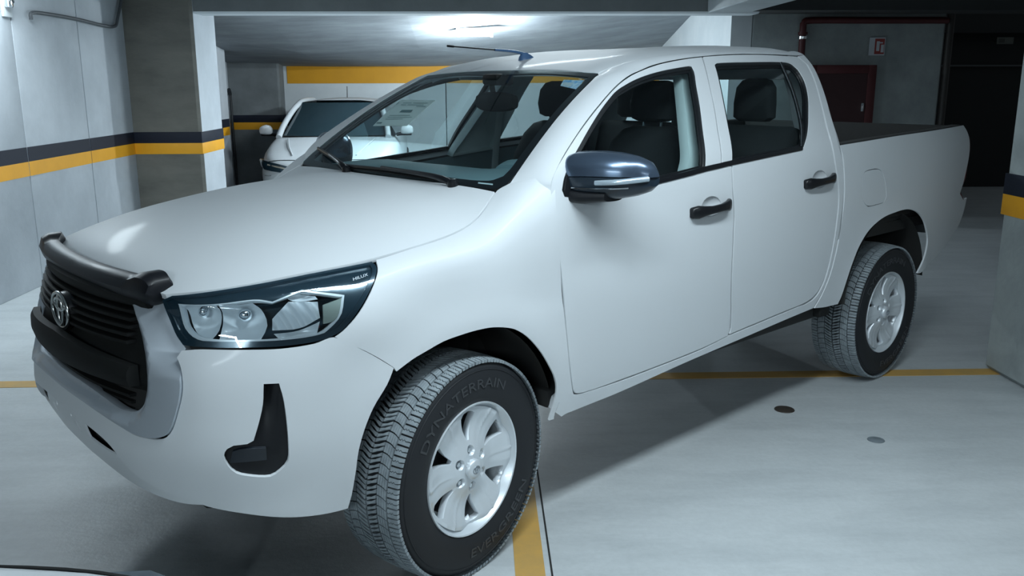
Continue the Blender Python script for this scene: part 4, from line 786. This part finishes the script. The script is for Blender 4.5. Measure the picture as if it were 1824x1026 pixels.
loft('mirror_housing', S, BLK, rm, capa=True, capb=True, flip=True); tube('stem', [(.85, 0, 1.61), (.84, 0, 1.65), (.845, 0, 1.685)], .012, BLK, rm); box('sensor_pod', (.82, -.05, 1.655), (.93, .05, 1.705), BLK, rm, bev=.015)
for s in (-1, 1):
    box('sun_visor', (.99, s*.36-.19, 1.695), (1.14, s*.36+.19, 1.715), LININ, TR, bev=.008)
    tube('seat_belt', [(1.46, s*.635, 1.63), (1.47, s*.66, 1.50), (1.47, s*.70, 1.25), (1.47, s*.72, .95)], .024, TRIMG, TR, flat=.12)
    box('grab_handle', (1.10, s*.545-.01, 1.68), (1.28, s*.545+.01, 1.70), TRIMG, TR, bev=.008)
hl_ = [(.97,-.50),(1.6,-.52),(2.35,-.50),(2.38,0),(2.35,.50),(1.6,.52),(.97,.50)]
panel('headliner', RF, hl_, LININ, TR, off=-.045, grid=.15, lip=0, cen=(1.6, 0, .8))
near_far(lambda mir: panel('door_trim', D, [(.47,1.30),(.50,.7),(2.2,.75),(2.28,1.0),(2.0,1.345),(1.44,1.315),(.6,1.245)], mat('hazed_grey_door_trim', (.12, .18, .195), .7), TR, off=-.075, grid=.2, lip=0, mir=mir, cen=(1.2, 0, 1)))  # trim colour raised to imitate haze reflected in the windscreen
near_far(lambda mir: loft('pillar_trim', [np.array([WSF(np.array([.985]), np.array([v]))[0]*[1, 1 if mir else -1, 1]+[.02, 0, -.02], D(np.array([x]), np.array([z]))[0]*[1, -1 if mir else 1, 1]+[0, -.035 if mir else .035, 0]]) for v, x, z in ((.03, .44, 1.27), (.2, .46, 1.345), (.42, .575, 1.449), (.66, .755, 1.566), (.9, .96, 1.66), (.97, 1.10, 1.70))], TRIMG, TR, closed=False))
bmm = box('dashboard_vent_strip', (.41, -.60, 1.291), (.425, .60, 1.299), BLK, TR)
# wheels
tread_me = None; rim_parts = {}
TWI = .1325
def rw_(w):                                     # tread crown radius against distance from the centre line
    a = abs(w); return .3885-.0035*(a/.09)**2-.22*max(0, a-.094)**1.35
def tyre_mesh():
    prof = [(.224, -.112), (.240, -.121), (.262, -.1285), (.290, -.1325), (.315, -.1315), (.338, -.1275), (.352, -.1235), (.360, -.121), (.3715, -.106), (.3775, -.09), (.3800, -.05), (.3805, 0)]
    prof = prof+[(r, -a) for r, a in prof[-2::-1]]; return prof
def tread():
    V = []; Fc = []; NP = 72; dp = 2*math.pi/NP; R0 = .388
    def prism(poly, h=.0085, base=.0):
        n = len(poly); i0 = len(V); 
        for lev in (0, 1):
            for s, w_ in poly:
                r = rw_(w_)+(0 if lev else -h); th = s/R0; V.append((r*math.cos(th), w_, r*math.sin(th)))
        Fc.append(tuple(i0+n+i for i in range(n)))
        for i in range(n): j = (i+1) % n; Fc.append((i0+i, i0+j, i0+n+j, i0+n+i))
    P = R0*dp; mm = .001
    for side in (-1, 1):
        for k in range(NP):
            s0 = k*P+(P*.5 if side > 0 else 0)
            # shoulder lug: two halves split by a zigzag sipe
            W = [.090, .096, .1005, .105, .1095, .115, .127]; zz = [0, .0025, -.0025, .0025, -.0025, .002, 0]
            for a, b in ((.0, .0122), (.0155, .0280)):
                lo = [(s0+a+(zz[i] if a else 0), side*W[i]) for i in range(7)]; hi = [(s0+b+(zz[i] if not a else 0), side*W[i]) for i in range(7)]
                prism(lo+hi[::-1] if side > 0 else (lo+hi[::-1])[::-1], .0095)
            # slanted intermediate blocks in three slices, curved into the circumferential groove
            for j in range(4):
                u0 = j*.25+.01; u1 = (j+1)*.25-.025; A = []
                f = lambda u, t: (s0+.002+.0295*t+.012*u*u, side*(.047+.0385*u))
                q = [f(u0, .0), f(u1, .0), f(u1, 1), f(u0, 1)]; prism(q[::-1] if side < 0 else q)
            # centre blocks: broken zigzag
            f = lambda u, t: (s0+.002+P*.80*t+.016*(1-u), side*(.004+.038*u))
            for j, (t0, t1) in enumerate(((0, .42), (.54, 1))):
                q = [f(.0, t0), f(.5, t0+.12), f(1, t0), f(1, t1), f(.45, t1-.06), f(.0, t1)]; prism(q[::-1] if side < 0 else q)
    return V, Fc
tv, tf = tread(); tread_me = bpy.data.meshes.new('tread_blocks'); tread_me.from_pydata(tv, [], tf); tread_me.update(); tread_me.materials.append(TRD)
bmx = bmesh.new(); bmx.from_mesh(tread_me); bmesh.ops.recalc_face_normals(bmx, faces=bmx.faces); bmx.to_mesh(tread_me); bmx.free()
# cast rim: face surface over the wheel plane, u=x, v=z, outward towards -y
def ang(u, v): return np.arctan2(v, u)
SPK = math.radians(2)
def RIM(u, v):
    u = np.asarray(u, float); v = np.asarray(v, float); r = np.hypot(u, v); a = (ang(u, v)-SPK+math.pi/6) % (math.pi/3)-math.pi/6
    q = np.clip((r-.06)/.15, 0, 1); d = .010+.020*np.sin(np.pi*np.clip(q*1.05, 0, 1))**1.2*.9
    x = a*r; e = np.abs(x); d = d+.30*np.clip(e-.020-.16*(r-.07), 0, .05)*q+.06*np.clip(x, 0, .04)*q
    d = d-.004*np.exp(-((x)/.006)**2)*q
    d = d-.010*np.clip(1-r/.045, 0, 1)**.5*0-.008*(r < .034)
    return np.stack([u, d, v], -1)
def wpoly(k):
    c = SPK+math.radians(30)+k*math.pi/3; P = [(.100, -3), (.130, -6.5), (.165, -9.5), (.192, -11), (.200, -7), (.202, 0), (.200, 7), (.192, 11), (.165, 9.5), (.130, 6.5), (.100, 3)]
    return [(r*math.cos(c+math.radians(a)), r*math.sin(c+math.radians(a))) for r, a in P]
def lugpoly(k):
    c = SPK+math.radians(30)+k*math.pi/3; r = .066; return [(r*math.cos(c)+.018*math.cos(t), r*math.sin(c)+.018*math.sin(t)) for t in np.linspace(0, 2*math.pi, 15)[:-1]]
circ = lambda r, n=72: [(r*math.cos(t), r*math.sin(t)) for t in np.linspace(0, 2*math.pi, n, endpoint=False)]
face = panel('rim_face', RIM, circ(.214), ALLOY, None, holes=[wpoly(k) for k in range(6)]+[lugpoly(k) for k in range(6)], grid=.007, lip=.03, seg=.007, corner=50, cen=(0, .5, 0))
face_me = face.data; bpy.data.objects.remove(face)
def mk(o):
    me = o.data; bpy.data.objects.remove(o); return me
barrel_me = mk(loft('rim_barrel', lathe([(.205, .036), (.2135, .024), (.222, .012), (.228, -.001), (.2325, -.003), (.2340, .002), (.2340, .012), (.226, .018), (.214, .05), (.200, .10), (.200, .20), (.225, .23)], 96), ALLOY, flip=False))
tyre_me = mk(loft('tyre', lathe([(r, a) for r, a in tyre_mesh()], 96), RUB, flip=False))
cap_me = mk(loft('centre_cap', lathe([(.036, .012), (.035, -.001), (.031, -.006), (.018, -.009), (.0, -.010)], 40), ALLOY, flip=True))
badge_me = mk(tube('cap_badge', [(.017*math.cos(t), -.0095, .013*math.sin(t)) for t in np.linspace(0, 2*math.pi, 28, endpoint=False)], .0016, mat('cap_badge_grey', (.30, .34, .38), .3, .6), smooth=1, closed=True, n=6))
badge2_me = mk(tube('cap_badge', [(.0055*math.cos(t), -.0105, .012*math.sin(t)) for t in np.linspace(0, 2*math.pi, 20, endpoint=False)], .0014, MATS['cap_badge_grey'], smooth=1, closed=True, n=6))
badge3_me = mk(tube('cap_badge', [(.011*math.cos(t), -.0105, .005+.0045*math.sin(t)) for t in np.linspace(0, 2*math.pi, 20, endpoint=False)], .0014, MATS['cap_badge_grey'], smooth=1, closed=True, n=6))
nut_me = mk(loft('lug_nut', lathe([(.009, .055), (.009, .024), (.008, .019), (.0, .018)], 6), CHR, flip=True, smooth=False)); disc_me = mk(loft('brake_disc', lathe([(.001, .085), (.17, .085), (.175, .09), (.175, .115), (.001, .115)], 48), mat('brake_steel', (.05, .05, .052), .45, .6), flip=True))
bead_me = mk(loft('sidewall_ring', lathe([(.3445, -.1262), (.3455, -.1275), (.3475, -.1272), (.3485, -.1250)], 96), RUB, flip=False))
SWP = nspline([.224, .240, .262, .290, .315, .338, .352, .360], [.112, .121, .1285, .1325, .1315, .1275, .1235, .121])
def sidetext(s, size, mid_deg, par, R=.302, spacing=1.0, under=False):
    """raised letters on the outer sidewall, reading around the axle"""
    Vt, Ft = textmesh(s, size); out = []
    for x, y, z in Vt:
        if under: r = R-y; a = math.radians(mid_deg)+x*spacing/R
        else: r = R+y; a = math.radians(mid_deg)-x*spacing/R
        out.append((r, a))
    n = len(out); V = [(r*math.cos(a), -float(SWP(r))-.0022, r*math.sin(a)) for r, a in out]; V += [(r*math.cos(a), -float(SWP(r))+.002, r*math.sin(a)) for r, a in out]
    Fc = list(Ft); ed = {}
    for f in Ft:
        for i in range(len(f)): ed[(f[i], f[(i+1) % len(f)])] = 1
    for a, b in ed:
        if (b, a) not in ed: Fc.append((a, b, b+n, a+n))
    return mesh('sidewall_lettering', V, Fc, mat('lettering_black', (.035, .038, .042), .4), par)
def wheel(cx, cy, steer, mir, letters):
    w_ = empty('wheel', (cx, cy, .388), steer+(math.pi if mir else 0), TR)
    for nm, me, y in (('tyre', tyre_me, .012+.1325-.012), ('tread', tread_me, .1325), ('sidewall_ring', bead_me, .1325), ('rim_face', face_me, 0), ('rim_barrel', barrel_me, 0), ('centre_cap', cap_me, 0), ('brake_disc', disc_me, 0)):
        o = bpy.data.objects.new(nm, me); COL.objects.link(o); o.parent = w_; o.location = (0, y-.012 if nm in ('tyre', 'tread', 'sidewall_ring') else y, 0)
    capo = [c for c in w_.children if c.name.startswith('centre_cap')]
    for me in (badge_me, badge2_me, badge3_me):
        o = bpy.data.objects.new('cap_badge', me); COL.objects.link(o); o.parent = w_
    for k in range(6):
        c = SPK+math.radians(30)+k*math.pi/3; o = bpy.data.objects.new('lug_nut', nut_me); COL.objects.link(o); o.parent = w_; o.location = (.066*math.cos(c), 0, .066*math.sin(c))
    if letters:
        for args in letters:
            o = sidetext(*args[:3], w_, **args[3]); o.location = (0, .1205, 0)
    return w_
LT = [('DYNATERRAIN', .046, 105, dict(R=.300, spacing=1.55)), ('EVERGREEN', .046, -62, dict(R=.300, spacing=1.55, under=True))]
wheel(.007, -.848, math.radians(10.2), False, LT); wheel(.0, .848, math.radians(10.2), True, None)
wheel(WR, -.823, 0, False, LT); wheel(WR, .823, 0, True, None)
# sheet of paper behind the windscreen
pp = panel('paper_sheet', WSF, [(.80,.655),(.32,.650),(.27,.395),(.68,.378)], mat('paper_white', (.88, .93, .90), .7), None, off=-.014, sc=(.62, .8), grid=.05, lip=.0015, corner=20, cen=(1.3, 0, 1))
pp.parent = None; pp.matrix_world = TR.matrix_basis.copy(); tag(pp, 'printed white paper sheet stuck inside the far side of the windscreen', 'paper')
INK = mat('ink_grey', (.14, .24, .25), .7); INK2 = mat('ink_pale', (.38, .48, .48), .7)
def pq(u, v): a, b, c, d = [np.array(q) for q in ((.80,.655),(.32,.650),(.27,.395),(.68,.378))]; return tuple((a*(1-u)+b*u)*(1-v)+(d*(1-u)+c*u)*v)
for (u0, u1, v0, v1, m_) in [(.40,.72,.42,.52,INK),(.2,.45,.12,.15,INK2),(.5,.9,.12,.15,INK2),(.2,.35,.20,.23,INK2),(.4,.85,.20,.23,INK2),(.2,.8,.62,.64,INK2),(.2,.9,.69,.71,INK2),(.2,.7,.76,.78,INK2),(.70,.95,.26,.29,INK2),(.04,.2,.88,.93,INK),(.02,.06,.1,.2,INK2)]:
    o = panel('printed_block', WSF, [pq(u0, v0), pq(u1, v0), pq(u1, v1), pq(u0, v1)], m_, None, off=-.0125, sc=(.62, .8), grid=.05, lip=0, corner=20, cen=(1.3, 0, 1)); o.parent = pp
# divider bar and fixed quarter light in the rear doors
def quarter(mir):
    s = 1 if mir else -1; L = []
    for x, z in ((2.155, 1.757), (2.145, 1.62), (2.10, 1.47), (2.035, 1.372)):
        p = D(np.array([x]), np.array([z]))[0]; L.append((p[0], s*(abs(p[1])-.010), p[2]))
    tube('window_divider', L, .009, BLKS, TR, n=8); tube('divider_trim', [(x-.010, y+s*.004, z) for x, y, z in L], .003, CHR, TR, n=6)
near_far(quarter)
# ------------------------------------------------------------------ white sedan (local: nose at y=0 pointing to -y, x across)
def sedan():
    c = empty('sedan', (0, 0, 0)); tag(c, 'white sedan parked beyond the pickup facing the camera', 'car', 'white sedans')
    Y = [-.02, .0, .05, .14, .30, .6, 1.0, 1.25, 1.9, 2.6, 3.3, 3.9, 4.3, 4.5, 4.58, 4.6]
    Wd = [.30, .52, .66, .76, .82, .865, .885, .89, .895, .895, .89, .87, .83, .76, .62, .3]
    Ht = [.60, .66, .71, .755, .80, .865, .925, .955, .965, .975, .99, 1.01, 1.02, 1.00, .96, .9]
    Bt = [.34, .28, .24, .22, .20, .19, .19, .19, .19, .19, .19, .20, .23, .27, .32, .4]
    S = []
    for y, w_, h, b in zip(Y, Wd, Ht, Bt):
        K = [(0, b), (w_*.80, b), (w_*.95, b+.05), (w_*.99, b+.18), (w_, b+.30), (w_*.995, h-.22), (w_*.97, h-.12), (w_*.92, h-.05), (w_*.84, h-.012), (w_*.6, h+.006), (w_*.3, h+.018), (0, h+.022)]
        K = catmull(K, 3); full = [(x, z) for x, z in K]+[(-x, z) for x, z in K[-2:0:-1]]; S.append(np.array([(x, y-.0+.0*(x/.9)**2, z) for x, z in full]))
    wbase = loft('body', S, WHITE2, c, capa=True, capb=True, flip=True, sharp=70)
    # greenhouse patches
    def gp(name, A, m_, par, n=10, bul=(0, 0, 0), off=0):
        """bilinear patch with a bulge; A = corners p00,p10,p11,p01"""
        P = [np.array(q, float) for q in A]; bul = np.array(bul, float); V = []; Fc = []
        for i in range(n+1):
            for j in range(n+1):
                u, v = i/n, j/n; V.append(P[0]*(1-u)*(1-v)+P[1]*u*(1-v)+P[2]*u*v+P[3]*(1-u)*v+bul*4*u*(1-u)+bul*.5*4*v*(1-v)*0)
        for i in range(n):
            for j in range(n): a = i*(n+1)+j; Fc.append((a, a+n+1, a+n+2, a+1))
        return mesh(name, V, Fc, m_, par, smooth=True)
    CG = mat('sedan_glass', (.016, .035, .045), .06, coat=.2, spec=.6); 
    wz = .955; b0 = [(-.70, 1.22, wz), (.70, 1.22, wz), (.535, 1.98, 1.395), (-.535, 1.98, 1.395)]
    ws_ = gp('windscreen', b0, CG, c, bul=(0, -.14, .0))
    gp('roof', [(-.545, 1.99, 1.40), (.545, 1.99, 1.40), (.53, 3.35, 1.41), (-.53, 3.35, 1.41)], WHITE2, c, bul=(0, -.10, .04)); 
    gp('rear_window', [(.53, 3.36, 1.40), (-.53, 3.36, 1.40), (-.66, 4.0, 1.04), (.66, 4.0, 1.04)], CG, c, bul=(0, .08, 0))
    for s in (-1, 1):
        gp('side_window', [(s*.84, 1.35, .965), (s*.84, 3.9, 1.03), (s*.575, 3.30, 1.38), (s*.575, 2.08, 1.375)], CG, c, bul=(s*.02, 0, 0))
        tube('roof_pillar', [(s*.745, 1.14, .945), (s*.715, 1.38, 1.09), (s*.64, 1.72, 1.28), (s*.575, 1.98, 1.385), (s*.565, 2.3, 1.415), (s*.565, 2.8, 1.42), (s*.56, 3.3, 1.40), (s*.64, 3.75, 1.22), (s*.74, 4.05, 1.03)], .040, WHITE2, c, smooth=5, n=10)
        box('b_pillar', (s*.70-.14*0-.02, 2.55, .97), (s*.70+.02, 2.63, 1.40), BLKG, c, bev=.005, M=Matrix.Translation((s*.70, 0, 1.18))@Matrix.Rotation(-s*math.radians(32), 4, 'Y')@Matrix.Translation((-s*.70, 0, -1.18)))
        # swept headlight wrapping the corner
        def hls(y, z): 
            return np.interp(y, Y, Wd)
        pts = [(.40, .62, .01), (.62, .672, .04), (.79, .70, .22), (.845, .735, .42)]
        L = []; 
        for k, (x, z, y) in enumerate([(.36, .600, -.025), (.50, .625, .0), (.64, .648, .045), (.745, .665, .13), (.805, .685, .25), (.845, .71, .40)]):
            h = [.030, .050, .058, .058, .048, .012][k]; L.append(np.array([(s*(x+.012), y-.012, z-h), (s*(x+.02), y-.020, z), (s*(x+.006), y-.006, z+h*.9), (s*(x-.05), y+.06, z+h*.5), (s*(x-.05), y+.06, z-h)]))
        hl = loft('headlight', L, BEZ, c, capa=True, capb=True, flip=s < 0); tube('lamp_strip', [(s*.40, -.035, .610), (s*.55, -.005, .640), (s*.70, .06, .668)], .010, mat('lamp_warm', (.45, .42, .36), .2, .5), hl)
        mm = empty('door_mirror', parent=c); Sx = [np.array([(s*x, 1.52+b, z+a) for a, b in rsec(h, d, 2.8, 20)]) for x, z, h, d in ((.90, 1.015, .08, .07), (.925, 1.025, .125, .11), (.98, 1.03, .14, .12), (1.03, 1.025, .125, .11), (1.065, 1.02, .09, .08), (1.075, 1.018, .04, .04))]
        loft('mirror_cap', Sx, WHITE2, mm, capa=True, capb=True, flip=s < 0); tube('mirror_foot', [(s*.84, 1.50, .955), (s*.90, 1.51, .965), (s*1.05, 1.515, .968)], .024, BLKG, mm)
        for yw in (.88, 3.58):
            wh = empty('wheel', (s*.80, yw, .32), 0 if s < 0 else math.pi, c); wh.rotation_euler = (0, 0, math.pi/2 if s > 0 else -math.pi/2)
            wh.rotation_euler = (0, 0, math.pi/2*s); 
            o = loft('tyre', lathe([(.21, -.09), (.26, -.105), (.30, -.10), (.32, -.08), (.323, 0), (.32, .08), (.30, .10), (.21, .10)], 40), RUB, wh); o = loft('rim', lathe([(.0, -.05), (.06, -.055), (.08, -.03), (.19, -.06), (.215, -.092), (.215, .09)], 40), ALLOY, wh)
    # bonnet shut line, grille, intake, wipers, antenna
    def top(y, x): 
        h = np.interp(y, Y, Ht); return h+.022*(1-min(1, abs(x)/.8)**2)
    tube('bonnet_gap', [(x, .105-.07*(1-(x/.70)**2)+.0, top(.105-.07*(1-(x/.7)**2), x)-.006-.035*abs(x/.7)**6) for x in np.linspace(-.70, .70, 21)], .0045, DARK, c, smooth=1, n=6)
    for s in (-1, 1): tube('bonnet_crease', [(s*.40, .15, .775), (s*.50, .5, .868), (s*.58, .95, .943)], .010, WHITE2, c, n=6)
    box('upper_grille', (-.36, -.045, .50), (.36, -.01, .61), BLKG, c, bev=.012); box('lower_intake', (-.45, -.05, .30), (.45, .0, .40), BLK, c, bev=.012); box('licence_plate', (-.26, -.052, .42), (.26, -.044, .49), mat('plate_pale', (.5, .5, .48), .5), c)
    S = [np.array([(x, 1.05+.14*(abs(x)/.75)**2, .955+.006), (x, 1.30+.0*(abs(x)), .972)]) for x in np.linspace(-.72, .72, 15)]; loft('cowl', S, BLK, c, closed=False)
    tube('roof_antenna', [(0, 3.0, 1.44), (0, 3.03, 1.62)], .006, BLK, c, smooth=1, n=6)
    box('interior_mirror', (-.11, 1.78, 1.285), (.11, 1.80, 1.33), BLK, c, bev=.01)
    return c
sd = sedan(); sd.location = (-2.0, 11.30, 0); sd.rotation_euler = (0, 0, math.radians(2))
def copy_tree(o, parent=None):
    q = o.copy(); COL.objects.link(q); q.parent = parent
    for ch in list(o.children): copy_tree(ch, q)
    return q
s2 = copy_tree(sd); s2.location = (-1.33, 1.697, 0); s2.rotation_euler = (0, 0, math.radians(180)); tag(s2, 'white car of which only a bonnet edge shows at the bottom left corner', 'car')
